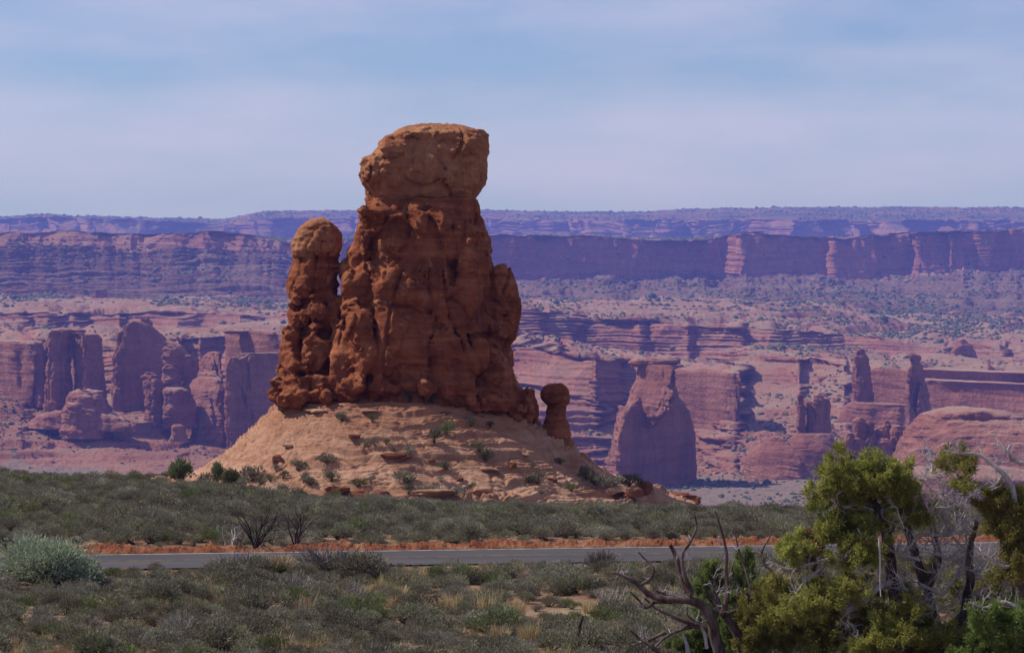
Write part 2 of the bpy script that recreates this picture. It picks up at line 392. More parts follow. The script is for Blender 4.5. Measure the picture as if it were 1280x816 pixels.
# ------------------------------------------------------------------ implicit rock modelling
def surface_nets(S, org, h):
    """S: (nx,ny,nz) signed distance (negative inside) -> vertices, quads"""
    neg = S < 0
    nx, ny, nz = S.shape
    c = np.zeros((nx-1, ny-1, nz-1), np.int8)
    for i in (0, 1):
        for j in (0, 1):
            for k in (0, 1):
                c += neg[i:nx-1+i, j:ny-1+j, k:nz-1+k]
    act = (c > 0) & (c < 8)
    idx = np.full(act.shape, -1, np.int64); A = np.argwhere(act); idx[act] = np.arange(len(A))
    pos = np.zeros((len(A), 3)); cnt = np.zeros(len(A))
    a0, a1, a2 = A.T
    cor = {(i,j,k): S[a0+i, a1+j, a2+k] for i in (0,1) for j in (0,1) for k in (0,1)}
    for i in (0,1):
        for j in (0,1):
            for ax in range(3):
                p = [i, j]; p.insert(ax, 0); q = [i, j]; q.insert(ax, 1)
                s0, s1 = cor[tuple(p)], cor[tuple(q)]
                m = (s0 < 0) != (s1 < 0)
                t = np.where(m, s0/np.where(m, s0-s1, 1), 0)
                v = np.zeros((len(A), 3)); v[:] = p; v[:, ax] = t
                pos += v*m[:, None]; cnt += m
    pos = (A+pos/cnt[:, None])*h+np.asarray(org)
    Q = []
    for ax in range(3):
        sl0 = [slice(1, -1)]*3; sl0[ax] = slice(0, -1); sl1 = [slice(1, -1)]*3; sl1[ax] = slice(1, None)
        a = neg[tuple(sl0)]; b = neg[tuple(sl1)]
        E = np.argwhere(a != b); fl = a[a != b]
        E = E.copy(); o = [1, 1, 1]; o[ax] = 0; E += o
        u, v = [(1, 2), (2, 0), (0, 1)][ax]
        def g(du, dv):
            q = E.copy(); q[:, u] -= du; q[:, v] -= dv
            return idx[q[:, 0], q[:, 1], q[:, 2]]
        q = np.stack([g(0, 0), g(1, 0), g(1, 1), g(0, 1)], 1)
        q = np.where(fl[:, None], q, q[:, ::-1])
        Q.append(q)
    Q = np.concatenate(Q); Q = Q[(Q >= 0).all(1)]
    return pos, Q
def smin(a, b, k):
    h = np.clip(0.5+0.5*(b-a)/k, 0, 1)
    return b+(a-b)*h-k*h*(1-h)
TD = 176.0                                # depth of the tower's axis
SP = TD/F                                 # metres per photo pixel there
def Tx(px): return (px-CX)*SP
def Tz(py): return (HZ-py)*SP
class Vol:
    def __init__(s, px0, px1, py0, py1, y0, y1, h):
        s.h = h; s.org = (Tx(px0), TD+y0, Tz(py1))
        n = [int((b-a)/h)+2 for a, b in ((Tx(px0), Tx(px1)), (y0, y1), (Tz(py1), Tz(py0)))]
        g = [np.arange(k, dtype=np.float32)*h+o for k, o in zip(n, s.org)]
        s.X, s.Y, s.Z = np.meshgrid(*g, indexing='ij'); s.gz = g[2]
        s.S = np.full(s.X.shape, 50.0, np.float32)
    def loft(s, rows, ex=2.6, y=0.0, k=0.3):
        """rows: (py, xl, xr, front depth, back depth) in photo px / metres about the axis"""
        rows = sorted(rows, key=lambda r: -r[0]); zs = [Tz(r[0]) for r in rows]
        f = lambda j, g=lambda v: v: np.interp(s.gz, zs, [g(r[j]) for r in rows])[None, None, :]
        xl, xr = f(1, Tx), f(2, Tx); fr, bk = f(3), f(4)
        cx = (xl+xr)/2; a = np.maximum((xr-xl)/2, .05); cy = TD+y+(bk-fr)/2; b = (bk+fr)/2
        q = (np.abs((s.X-cx)/a)**ex+np.abs((s.Y-cy)/b)**ex)**(1/ex)
        d = (q-1)*np.minimum(a, b)*0.9
        d = np.maximum(d, np.maximum(zs[0]-s.Z, s.Z-zs[-1])*0.9)
        s.S = smin(s.S, d.astype(np.float32), k)
    def ball(s, px, py, rx, rz, y, ry, k=0.25, ex=2.3):
        cx, cy, cz = Tx(px), TD+y, Tz(py); a, c = rx*SP, rz*SP
        m = 1.6
        h = s.h
        i = [slice(max(0, int((p-r*m-1-o)/h)), max(0, int((p+r*m+1-o)/h))) for p, r, o in zip((cx, cy, cz), (a, ry, c), s.org)]
        i = tuple(i)
        X, Y, Z = s.X[i], s.Y[i], s.Z[i]
        if X.size == 0: return
        q = (np.abs((X-cx)/a)**ex+np.abs((Y-cy)/ry)**ex+np.abs((Z-cz)/c)**ex)**(1/ex)
        s.S[i] = smin(s.S[i], ((q-1)*min(a, ry, c)).astype(np.float32), k)
    def mesh(s, name, mat):
        V, Q = surface_nets(s.S, s.org, s.h)
        return V, Q
def weather(v, lumps=0.5, strata=0.16, fine=0.08, crack=0.25, seed=0, vscale=1.0):
    X, Y, Z = v.X, v.Y, v.Z
    near = np.abs(v.S) < 2.2
    x, y, z = X[near], Y[near], Z[near]
    wx = x+0.5*pn(x/2, y/2, z/2, seed+1); wy = y+0.5*pn(x/2, y/2, z/2, seed+2); wz = z+0.4*pn(x/2, y/2, z/2, seed+3)
    f1, f2 = worley(wx/2.5, wy/2.5, wz/(6.5*vscale), seed)              # tall rounded columns
    g1, g2 = worley(wx/1.0, wy/1.0, wz/1.1, seed+9)                     # knobs
    e = f2-f1; eg = g2-g1
    d = -lumps*(np.clip(e, 0, 0.5)-0.25)+lumps*0.40*np.exp(-e/0.03) - lumps*0.20*(np.clip(eg, 0, 0.4)-0.2)+lumps*0.08*np.exp(-eg/0.03)
    fb = fbm(x/0.9, y/0.9, z/0.7, 4, seed+20)
    zz = z+0.35*pn(x/5, y/5, z/5, seed+30)
    st = pn(x/9, y/9, zz/0.42, seed+31)+0.6*pn(x/7, y/7, zz/0.17, seed+32)
    bed = np.clip(1-np.abs(pn(x/12, y/12, zz/1.3, seed+33))*9, 0, 1)
    cr = np.clip(1-np.abs(pn(x/2.6, y/2.6, z/7, seed+35))*12, 0, 1)
    qf = (x+0.25*y+1.5*pn(x/3.5, y/3.5, z/6, seed+60)+0.5*pn(x/1.2, y/1.2, z/2.5, seed+61))/1.9      # joint planes: upright facets
    qf = np.abs((qf-np.floor(qf))*2-1)
    fm = np.clip(0.55+1.1*pn(x/3, y/3, z/2.2, seed+62), 0, 1.2)
    qf = lumps*0.95*fm*(qf-0.5)
    rg = ridge(x/0.7, y/0.7, z/0.5, 3, seed+40)
    h1, h2 = worley(wx/0.5, wy/0.5, wz/0.42, seed+15)                    # small broken blocks
    msk = np.clip(0.45+1.2*pn(x/2.5, y/2.5, z/1.8, seed+50), 0, 1.4)
    d = d+qf-strata*st*msk-fine*(fb-0.9*(rg-0.5))+crack*cr+strata*0.9*bed*msk+0.10*fine/0.13*msk*np.exp(-(h2-h1)/0.06)-0.10*fine/0.13*(np.clip(h2-h1, 0, .3)-.12)
    v.S[near] += d.astype(np.float32)

def tower_mat(name, cols, strata=1.0, flat=None, patch=None):
    m, t, b = newmat(name)
    n1 = tnoise(t, 0.45, (1, 1, 1), 6, 0.6)
    n2 = tnoise(t, 1.6, (0.10, 0.10, 1.2), 5, 0.6, 0.3)
    n3 = tnoise(t, 1.2, (1, 1, 0.18), 6, 0.62)
    n4 = tnoise(t, 7, (1, 1, 1), 8, 0.7)
    c = ramp(t, [(0.32, cols[0]), (0.5, cols[1]), (0.70, cols[2])], mix(t, 0.5*strata, n1, n2))
    c = mix(t, 0.4, c, ramp(t, [(0.38, (0.42, 0.36, 0.36)), (0.56, (1, 1, 1))], n3), 'MULTIPLY')
    c = mix(t, 0.55, c, ramp(t, [(0.3, (0.6, 0.58, 0.58)), (0.66, (1.2, 1.18, 1.15))], n4), 'MULTIPLY')
    if patch:
        p = tnoise(t, 1.1, (1, 1, 1), 7, 0.7, loc=(4, 2, 9))
        c = mix(t, ramp(t, [(0.60, (0,)), (0.66, (0.7,))], p), c, patch)
    if flat:
        c = mix(t, mathn(t, 'MULTIPLY', steep(t, 0.55, 0.9), 0.8), c, flat)
    t.links.new(c, b.inputs['Base Color'])
    h = mathn(t, 'ADD', mathn(t, 'MULTIPLY', n4, 0.5), mathn(t, 'MULTIPLY', n2, 0.6))
    bump(t, b, h, 0.22, 0.9)
    return m
M_tower = tower_mat('red_sandstone', [(0.125, 0.033, 0.015), (0.25, 0.077, 0.033), (0.42, 0.165, 0.075)], patch=(0.34, 0.20, 0.13))
M_cap = tower_mat('tan_sandstone', [(0.24, 0.085, 0.038), (0.34, 0.143, 0.070), (0.44, 0.23, 0.125)])
M_slick = tower_mat('pale_slickrock', [(0.30, 0.135, 0.08), (0.41, 0.235, 0.155), (0.48, 0.30, 0.21)], strata=1.2)

def finish(v, name, mat, parent, base):
    V, Q = surface_nets(v.S, v.org, v.h)
    me = mesh_np(name, local(V, base), Q, mat)
    return link(name, me, parent)
TB = (Tx(500), TD, Tz(500))
tower = link('sandstone_tower', None, loc=TB, label='tall red sandstone tower with a square capstone standing on the pale slickrock mound', cat='rock tower')
def build_tower():
    h = 0.09
    v = Vol(322, 690, 238, 540, -7.6, 5.0, h)
    v.loft([(230,464,592,2.6,2.2),(246,460,594,2.9,2.4),(251,457,596,3.2,2.6),(256,456,598,3.6,2.7),(270,452,602,3.9,2.8),(285,452,608,4.1,2.8),(300,448,614,4.3,2.9),(318,440,615,4.5,3),(332,432,617,4.7,3.1),(360,430,624,4.9,3.3),
            (400,428,634,5.1,3.5),(430,422,636,5.2,3.5),(460,410,642,5.4,3.6),(480,396,648,5.4,3.8),(500,376,658,5.4,3.8),(520,360,666,5.4,3.8),(545,353,670,5.5,3.8)], ex=2.15)
    for a in [  # px, py, rx, rz, y, ry
        (478,271,24,10,-2.3,1.6), (470,290,18,14,-1.8,1.3), (462,310,16,20,-1.7,1.3), (494,300,20,28,-2.6,0.9),
        (437,338,19,10,-1.2,1.0), (452,322,20,14,-1.0,1.2), (449,358,22,17,-1.9,1.2), (446,384,17,14,-2.2,1.1),
        (487,372,19,34,-3.3,0.95), (478,340,16,18,-2.8,0.9), (520,372,17,26,-3.5,0.8), (550,370,20,38,-3.6,0.6), (582,380,18,50,-3.4,0.6),
        (462,415,22,28,-3.2,1.2), (432,420,16,20,-2.4,1.1), (500,420,24,26,-3.7,0.9), (440,452,26,24,-3.4,1.2), (478,450,24,24,-3.9,1.0),
        (520,440,30,14,-4.1,0.7), (555,430,30,20,-4.0,0.5), (590,450,26,26,-3.8,0.6), (460,480,34,12,-3.8,1.0), (510,480,40,10,-4.0,0.9), (560,484,44,9,-3.9,0.8),
        (622,345,20,14,-0.6,1.3), (632,362,18,18,-0.8,1.4), (636,384,20,20,-0.9,1.4), (628,405,18,22,-1.0,1.3), (610,425,20,26,-1.8,1.3),
        (600,330,14,34,-2.0,1.0), (572,310,18,40,-2.8,0.6), (535,300,22,36,-3.0,0.5), (615,470,24,24,-2.4,1.6), (648,500,18,17,-1.2,1.6), (640,515,26,16,-1.6,2.0), (610,500,30,16,-3.4,1.5)]:
        v.ball(*(a[:4]+(a[4]-(1.15 if 440 < a[0] < 600 else 0.5),)+a[5:]), k=0.40, ex=2.6)
    # side pillar
    v.loft([(306,369,424,1.4,1.4),(325,368,424,1.5,1.4),(340,364,424,1.6,1.5),(355,358,424,1.7,1.6),(364,357,423,1.6,1.5),(372,361,420,1.5,1.4),(382,361,418,1.5,1.5),(400,361,420,1.6,1.6),
            (430,360,424,1.8,1.8),(455,356,430,2.3,2.0),(475,352,436,2.7,2.2),(500,347,442,3.2,2.4),(530,347,448,3.4,2.4)], ex=2.4, y=-1.0, k=0.1)
    for a in [(374,378,11,9,-1.9,.8), (383,398,16,12,-2.2,1.0), (398,373,9,7,-2.2,.7), (402,390,14,13,-2.6,1.0), (402,408,15,8,-2.8,1.0), (374,420,14,16,-2.0,1.1),
              (370,440,12,18,-2.0,1.1), (398,438,22,22,-3.0,1.2), (385,455,28,14,-3.2,1.2), (420,380,13,13,-1.9,1.0), (415,402,12,12,-2.2,1.0), (362,470,10,14,-2.2,1.1),
              (375,482,26,14,-3.4,1.3), (405,478,22,13,-3.9,1.1), (395,494,44,12,-4.3,1.5), (362,495,17,10,-3.2,1.4), (440,485,20,12,-4.3,1.0)]:
        v.ball(*a, k=0.18, ex=2.5)
    weather(v, lumps=0.42, strata=0.11, fine=0.12, crack=0.22, seed=4)
    # undercut the red base beds
    body = finish(v, 'tower_body', M_tower, tower, TB)
    v = Vol(440, 620, 145, 262, -5, 5, h)
    v.loft([(155,524,566,1.2,1.0),(158,508,582,1.9,1.9),(163,497,602,2.5,2.5),(171,486,609,2.9,2.9),(182,476,610,3.2,3.1),(195,464,609,3.4,3.2),(208,454,609,3.6,3.3),(220,449,608,3.6,3.3),(230,452,606,3.5,3.2),(239,457,601,3.3,3.0),(245,460,597,3.2,2.8),(250,464,594,3.0,2.6)], ex=2.7)
    for a in [(500,185,26,15,-2.4,1.1), (470,222,17,14,-1.9,1.3), (540,172,34,10,-2.2,1.1), (585,185,20,16,-1.9,1.3), (478,205,20,12,-2.2,1.1), (535,215,40,24,-2.8,.7)]: v.ball(*a, k=0.4)
    weather(v, lumps=0.18, strata=0.05, fine=0.13, crack=0.24, seed=17, vscale=0.4)
    finish(v, 'cap_rock', M_cap, tower, TB)
    v = Vol(352, 440, 262, 330, -4, 3, 0.09)
    v.loft([(274,390,408,.6,.5),(277,384,415,.9,.9),(283,377,422,1.2,1.1),(293,371,426,1.45,1.3),(306,365,428,1.6,1.4),(314,366,427,1.6,1.4),(322,369,424,1.45,1.4)], ex=2.7, y=-1.0)
    weather(v, lumps=0.16, strata=0.05, fine=0.12, crack=0.16, seed=22, vscale=0.6)
    finish(v, 'pillar_cap', M_cap, tower, TB)
build_tower()
def build_hoodoo():
    base = (Tx(695), TD-1, Tz(560))
    t = link('hoodoo', None, loc=base, label='small mushroom shaped balanced rock in the shade right of the tower', cat='hoodoo')
    v = Vol(640, 735, 470, 600, -4, 3, 0.08)
    v.loft([(500,684,708,.8,.8),(508,684,709,.8,.8),(520,683,709,.9,.9),(528,679,712,1.2,1.2),(538,668,714,1.7,1.5),(552,652,716,2.4,1.8),(580,640,722,2.8,2.2),(599,646,724,2.4,2.2)], ex=2.6, y=-1)
    weather(v, lumps=.18, strata=.12, fine=.08, crack=.1, seed=31)
    finish(v, 'rock_stem', M_tower, t, base)
    v = Vol(662, 724, 468, 520, -4, 3, 0.07)
    v.loft([(479,684,702,.5,.5),(482,680,706,.8,.8),(488,676,710,1,1),(496,675,711,1.05,1.05),(502,679,711,1,1),(507,685,707,.7,.7)], ex=2.4, y=-1)
    weather(v, lumps=.14, strata=.05, fine=.07, crack=.08, seed=33)
    finish(v, 'balanced_boulder', M_tower, t, base)
build_hoodoo()
def dome_z(x, y):
    """height of the slickrock mound under the tower"""
    dx = x-Tx(505); dy = (y-TD)
    a = np.where(dx < 0, 1.0, 1.0)
    # radius profile from the photo, in metres from the axis, left and right
    zl = np.interp(-dx, [0, 6.5, 7.6, 9.0, 10.6, 12.3, 14.0, 16.5, 20], [Tz(488), Tz(494), Tz(505), Tz(533), Tz(562), Tz(583), Tz(600), Tz(607), Tz(640)])
    ang = np.arctan2(np.abs(dy), np.abs(dx)+1e-6)/(np.pi/2)
    r = np.hypot(dx, dy)
    left = np.interp(r, [0, 6.5, 8.0, 9.3, 10.8, 12.4, 14.2, 17.0, 22, 34], [Tz(486), Tz(492), Tz(506), Tz(533), Tz(562), Tz(583), Tz(600), Tz(611), Tz(660), Tz(730)])
    right = np.interp(r, [0, 6.5, 8.6, 10.4, 11.2, 12.3, 14.2, 16, 18, 24, 34], [Tz(486), Tz(500), Tz(532), Tz(553), Tz(568), Tz(588), Tz(606), Tz(615), Tz(630), Tz(690), Tz(740)])
    front = np.interp(r, [0, 4.4, 6.5, 8.4, 10.5, 12.5, 14.5, 16.5, 20, 34], [Tz(486), Tz(490), Tz(508), Tz(524), Tz(550), Tz(575), Tz(596), Tz(622), Tz(700), Tz(760)])
    side = np.where(dx < 0, left, right)
    w = ang**1.5
    return side*(1-w)+front*w
def dxr(X): return X-Tx(560)
def build_dome():
    xs = np.linspace(Tx(140), Tx(960), 900); ys = np.concatenate([np.linspace(TD-19, TD-3, 620), np.linspace(TD-2.9, TD+22, 160)])
    X, Y = np.meshgrid(xs, ys)
    Z = dome_z(X, Y)
    zw = Z+0.35*fbm(X/6, Y/6, 0*X, 3, 82)
    # bedding steps: strong on the upper shoulder, faint below
    up = np.clip((Z-Tz(560))/2.0, 0, 1); lo = np.clip((Tz(585)-Z)/1.0, 0, 1)
    def terr(z, s, sharp): 
        q = z/s; f = q-np.floor(q); return (np.floor(q)+np.clip((f-0.5)*sharp+0.5, 0, 1))*s
    wv = 0.13*fbm(X/2.6, Y/2.6, 0*X, 4, 84)
    t1 = terr(zw+wv, 0.66, 14)-zw-wv
    t2 = terr(zw+0.6*wv+0.06*fbm(X/.6, Y/.6, 0*X, 2, 85), 0.21, 6)-zw-0.6*wv-0.06*fbm(X/.6, Y/.6, 0*X, 2, 85)
    m1 = np.clip(0.30+0.6*up+0.5*lo+0.9*pn(X/3.1, Y/3.1, 0*X, 86), 0, 1); m2 = np.clip(0.35+0.7*up+0.3*lo+0.9*pn(X/2.1, Y/2.1, 0*X, 87), 0, 1)
    Z2 = Z+t1*m1*(0.62+0.5*pn(X/1.6, Y/1.6, 0*X, 98))+t2*m2*1.0+0.20*fbm(X/3.6, Y/3.6, Z/1.5, 4, 88)+0.045*fbm(X/.45, Y/.45, Z/.2, 4, 90)-0.12*np.clip(1-np.abs(pn(X/2.4, Y/1.2, Z/1.2, 97))*14, 0, 1)
    l = zw-Tz(561); Z2 += np.where(np.abs(dxr(X)) < 9.5, 0.16*np.clip(l/0.06, -1, 1)*np.exp(-np.abs(l)/0.5), 0)
    # overhanging bed near the base and patches of slabs
    bl = np.clip(pn(X/3, Y/3, 0*X, 92)*3-0.3, 0, 1)*lo
    f1, f2 = worley(X/0.9, Y/0.9, 0*X, 6)
    Z2 += bl*(np.clip(f2-f1, 0, 0.3)*1.6-0.15)
    f = np.clip(1-np.abs(pn(X/5, Y/5, Z/5, 94))*16, 0, 1); Z2 -= 0.10*f
    V = np.stack([X, Y, Z2], -1)
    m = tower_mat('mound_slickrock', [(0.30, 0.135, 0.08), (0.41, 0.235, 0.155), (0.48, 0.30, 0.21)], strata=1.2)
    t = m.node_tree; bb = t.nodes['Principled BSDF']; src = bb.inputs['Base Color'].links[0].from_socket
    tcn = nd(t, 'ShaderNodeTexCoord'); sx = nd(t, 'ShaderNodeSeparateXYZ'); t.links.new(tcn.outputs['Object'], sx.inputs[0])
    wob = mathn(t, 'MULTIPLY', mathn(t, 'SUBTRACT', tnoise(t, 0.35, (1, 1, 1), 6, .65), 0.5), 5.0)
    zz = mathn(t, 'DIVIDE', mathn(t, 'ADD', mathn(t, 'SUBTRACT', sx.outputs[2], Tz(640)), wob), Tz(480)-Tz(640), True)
    # darker and redder towards the top of the mound, a thin red bed lower down
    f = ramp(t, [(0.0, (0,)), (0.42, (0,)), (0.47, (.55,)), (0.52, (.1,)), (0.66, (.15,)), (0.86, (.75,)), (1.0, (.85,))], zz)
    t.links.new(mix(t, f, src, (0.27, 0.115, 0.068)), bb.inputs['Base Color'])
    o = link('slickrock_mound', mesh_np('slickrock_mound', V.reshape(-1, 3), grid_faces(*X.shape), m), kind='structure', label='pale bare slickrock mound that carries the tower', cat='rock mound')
    return xs, ys, Z2
DXS, DYS, DZ = build_dome()
def dome_h(x, y):
    i = np.clip(np.searchsorted(DXS, x), 0, len(DXS)-1); j = np.clip(np.searchsorted(DYS, y), 0, len(DYS)-1)
    return DZ[j, i]
# ------------------------------------------------------------------ free standing fins and knobs in the canyon
M_fin = rock_mat('fin_rock', [(0.181, 0.066, 0.045), (0.280, 0.118, 0.082), (0.379, 0.197, 0.144)], flat=(0.346, 0.230, 0.173), unit=5, flatrange=(0.80, 0.97), streak=0.45)
def loft_np(rows, D, thick, k=0.0, ex=3.0, seg=96, rib=3.0, ribs=18, lum=1.2, seed=0, skirt=30):
    s = D/F
    rows = sorted(rows, key=lambda r: -r[0]); r0 = rows[0]
    rows = [(r0[0]+skirt, r0[1]-2, r0[2]+2)]+rows
    pys = np.arange(rows[0][0], rows[-1][0], -0.8); pys = np.append(pys, rows[-1][0])
    a = np.array(rows)[::-1]
    xl = np.interp(pys, a[:, 0], a[:, 1]); xr = np.interp(pys, a[:, 0], a[:, 2])
    sc = np.ones(len(pys))
    pys = np.concatenate([pys, [pys[-1]-0.1]*3]); sc = np.concatenate([sc, [0.7, 0.35, 0.02]])
    xl = np.append(xl, [xl[-1]]*3); xr = np.append(xr, [xr[-1]]*3)
    th = np.linspace(0, 2*np.pi, seg, endpoint=False)[None]
    cx = ((xl+xr)/2-CX)[:, None]*s; hw = ((xr-xl)/2*s*sc)[:, None]
    hd = np.minimum(thick, np.maximum(hw*1.2, thick*0.5)*sc[:, None]+0*hw)
    ct, st = np.cos(th), np.sin(th)
    x = cx+hw*np.sign(ct)*np.abs(ct)**(2/ex); y = D+hd*np.sign(st)*np.abs(st)**(2/ex)
    z = ((HZ-pys)*s)[:, None]+0*x
    nx, ny = ct+0*x, st+0*x
    rb = 1-2*ridge(x/ribs, y/ribs, z/(ribs*4), 3, seed+1)
    zz = (z+5*pn(x/40, y/40, z/60, seed+4))/(4.0+2*np.sin(seed))
    lum_m = np.clip(0.5+1.3*pn(x/25, y/25, z/14, seed+14), 0, 1.3)
    dd = -rib*rb+lum*fbm(x/12, y/12, z/8, 4, seed+7)+lum_m*lum*(0.8*pn(x/30, y/30, zz, seed+9)+0.6*pn(x/25, y/25, zz*2.7, seed+10))+0.5*rib*np.clip(1-np.abs(pn(x/(ribs*.8), y/(ribs*.8), z/(ribs*7), seed+16))*8, 0, 1)*-1
    dd *= np.clip(sc, 0, 1)[:, None]
    x = x+nx*dd; y = y+ny*dd; z = z+0.5*lum*fbm(x/9, y/9, z/9, 3, seed+12)*(pys < rows[1][0])[:, None]
    y = y+k*(x-cx)
    V = np.stack([x, y, z], -1)
    return V.reshape(-1, 3), grid_faces(V.shape[0], seg, True)[:, ::-1]
def far_rock(name, label, cat, base, lofts, mat=None, parts=None, group=None):
    """lofts: list of (part name or None, args dict)"""
    b = P(*base)
    named = {}
    for i, (pn_, kw) in enumerate(lofts):
        V, Q = loft_np(seed=hash_(name)+i*5, **kw); named.setdefault(pn_, []).append((V, Q))
    def joinm(l):
        Vs, Qs, o = [], [], 0
        for V, Q in l: Vs.append(V); Qs.append(Q+o); o += len(V)
        return np.concatenate(Vs), np.concatenate(Qs)
    if list(named) == [None]:
        V, Q = joinm(named[None])
        return link(name, mesh_np(name, local(V, b), Q, mat or M_fin), label=label, cat=cat, group=group, loc=b)
    root = link(name, None, label=label, cat=cat, group=group, loc=b)
    for kname, l in named.items():
        for V, Q in l:
            link(kname, mesh_np(kname, local(V, b), Q, mat or M_fin), root)
    return root
def hash_(s): return sum(ord(c)*(i+1) for i, c in enumerate(s)) % 97
L = lambda rows, D, thick, k=0.0, **kw: dict(rows=rows, D=D, thick=thick, k=k, **kw)
far_rock('rock_fin', 'broad broken sandstone fin with a boulder at its foot, left of the round dark one', 'rock fin', (92,515,2600), [
    ('fin_wall', L([(413,66,84),(420,62,86),(445,61,87),(480,58,88),(515,56,90)], 2610, 22, 0.2, ribs=14)),
    ('fin_wall', L([(416,80,108),(422,84,112),(450,88,112),(490,86,114),(515,84,116)], 2620, 18, -2.03, ribs=12)),
    ('fin_wall', L([(418,108,119),(424,106,124),(445,107,126),(480,108,127),(515,108,129)], 2600, 22, 1.36, ribs=14)),
    ('cap_slab', L([(411,70,100),(413,64,107),(415,68,105)], 2630, 16, 0, rib=1, skirt=1)),
    ('fallen_boulder', L([(487,96,118),(490,88,126),(498,82,132),(508,80,136),(517,79,139)], 2560, 26, -0.10, ex=2.4, rib=1.5, lum=2.5))])
far_rock('canyon_wall', 'pale lit wall at the left edge of the picture, above the bare slope', 'rock wall', (10,472,2800), [
    (None, L([(425,-80,56),(428,-90,62),(440,-92,68),(474,-95,72)], 2800, 40, -1.1, rib=3, ribs=22, ex=5)),
    (None, L([(419,62,74),(425,56,84),(440,52,88),(480,50,90)], 2760, 26, -1.2, rib=3, ribs=18))])
far_rock('rock_fin', 'round topped fin with a large dark shaded face', 'rock fin', (176,490,2750), [
    (None, L([(402,166,174),(405,160,180),(411,156,188),(420,152,195),(435,150,202),(450,148,206),(488,147,209)], 2750, 30, 1.27, ex=2.8, rib=2)),
    (None, L([(398,180,184),(404,178,186),(412,182,194),(425,192,206),(432,196,226),(440,198,232),(488,200,230)], 2800, 26, 0.85, rib=2))])
far_rock('knobby_outcrop', 'heap of rounded lit knobs beside the round dark fin', 'rock knobs', (212,505,2680), [
    (None, L([(432,208,218),(436,203,226),(445,202,230),(455,204,229),(464,206,226)], 2660, 14, 0.1, ex=2.3, rib=1, lum=2)),
    (None, L([(456,205,214),(460,202,220),(468,204,222),(474,203,226),(500,204,230)], 2640, 14, 0.2, ex=2.3, rib=1, lum=2)),
    (None, L([(466,183,192),(470,178,198),(478,180,204),(500,182,206)], 2660, 12, 0.0, ex=2.3, rib=1, lum=2)),
    (None, L([(474,192,200),(478,190,204),(500,191,204),(514,190,204)], 2610, 9, 0.2, ex=2.6, rib=1, lum=1.5)),
    (None, L([(444,232,240),(449,228,244),(460,226,246),(490,226,250)], 2690, 16, 1.36, ex=2.4, rib=1, lum=2)),
    (None, L([(484,208,226),(488,206,236),(496,206,240),(505,206,244)], 2600, 14, 0.2, ex=2.3, rib=1, lum=2))])
far_rock('rock_fin', 'low jagged lit fin between the knobs and the big wall', 'rock fin', (256,478,2720), [
    (None, L([(440,264,272),(446,256,275),(456,250,276),(466,244,277),(485,240,278)], 2720, 16, -1.22, rib=4, ribs=12))])
far_rock('canyon_wall', 'tall flat topped wall with a thin pinnacle and a dark shaded corner', 'rock wall', (315,560,2520), [
    ('lit_wall', L([(413,284,356),(417,278,372),(422,276,374),(470,275,380),(560,275,385)], 2600, 40, -1.62, rib=3, ribs=16)),
    ('front_buttress', L([(441,312,346),(444,304,354),(450,298,358),(480,300,362),(520,302,364),(562,303,368)], 2480, 40, 1.44, rib=3, ribs=12)),
    ('pinnacle', L([(447,287,295),(451,284,299),(460,282,301),(500,281,303),(540,283,304),(562,286,305)], 2430, 11, 0.25, rib=1.5, ribs=8, ex=2.6)),
    ('cap_slab', L([(412,282,300),(414,277,312),(416,280,310)], 2580, 20, 0, rib=1, skirt=1))])
far_rock('rock_fin', 'massive fin with a lit spur over a broad dark blue face, right of the tower', 'rock fin', (818,600,2360), [
    ('dark_face', L([(482,800,846),(497,788,850),(506,778,856),(515,772,864),(528,769,869),(545,767,872),(575,766,873),(603,764,875)], 2370, 34, 1.44, rib=2, ribs=26, ex=4)),
    ('lit_spur', L([(456,802,836),(462,800,838),(476,797,839),(485,794,838),(494,790,838),(505,786,834),(515,788,828),(525,796,822),(533,803,815)], 2330, 18, -1.83, rib=2.4, ribs=9, skirt=1)),
    ('cap_ledge', L([(447,796,842),(450,790,850),(454,786,846),(457,792,838)], 2350, 26, -0.10, rib=1.5, lum=1.6, skirt=1)),
    ('side_ridge', L([(508,775,785),(520,770,782),(545,766,778),(580,758,778),(600,752,778)], 2320, 10, -2.03, rib=1.5, lum=2.5, skirt=5))])
far_rock('rock_fin', 'square lit buttress with a dark right edge behind the massive fin', 'rock fin', (884,530,2850), [
    (None, L([(461,856,912),(464,849,917),(468,848,917),(500,848,918),(528,850,918)], 2850, 34, -2.03, rib=2, ribs=14, ex=4))])
far_rock('rock_tower', 'cluster of standing columns on a smooth red pedestal', 'rock tower', (1015,580,2400), [
    ('column', L([(492,998,1001),(496,997,1005),(520,996,1007),(548,995,1008)], 2400, 8, 0.2, rib=1, ribs=8)),
    ('column', L([(501,1007,1013),(506,1005,1017),(525,1005,1018),(548,1004,1019)], 2405, 8, -1.62, rib=1, ribs=8)),
    ('column', L([(494,1018,1028),(499,1016,1031),(520,1017,1030),(548,1016,1031)], 2400, 9, 0.1, rib=1, ribs=8)),
    ('column', L([(498,1030,1035),(504,1028,1038),(525,1029,1038),(548,1028,1040)], 2410, 9, 1.19, rib=1, ribs=8)),
    ('pedestal', L([(541,996,1038),(546,991,1041),(556,984,1044),(566,978,1047),(582,970,1050)], 2400, 26, -0.25, rib=0.8, lum=0.8, ex=2.6)),
    ('low_shoulder', L([(545,966,976),(549,960,982),(560,948,990),(575,935,1000)], 2410, 20, -1.22, rib=0.8, lum=1, ex=2.4))])
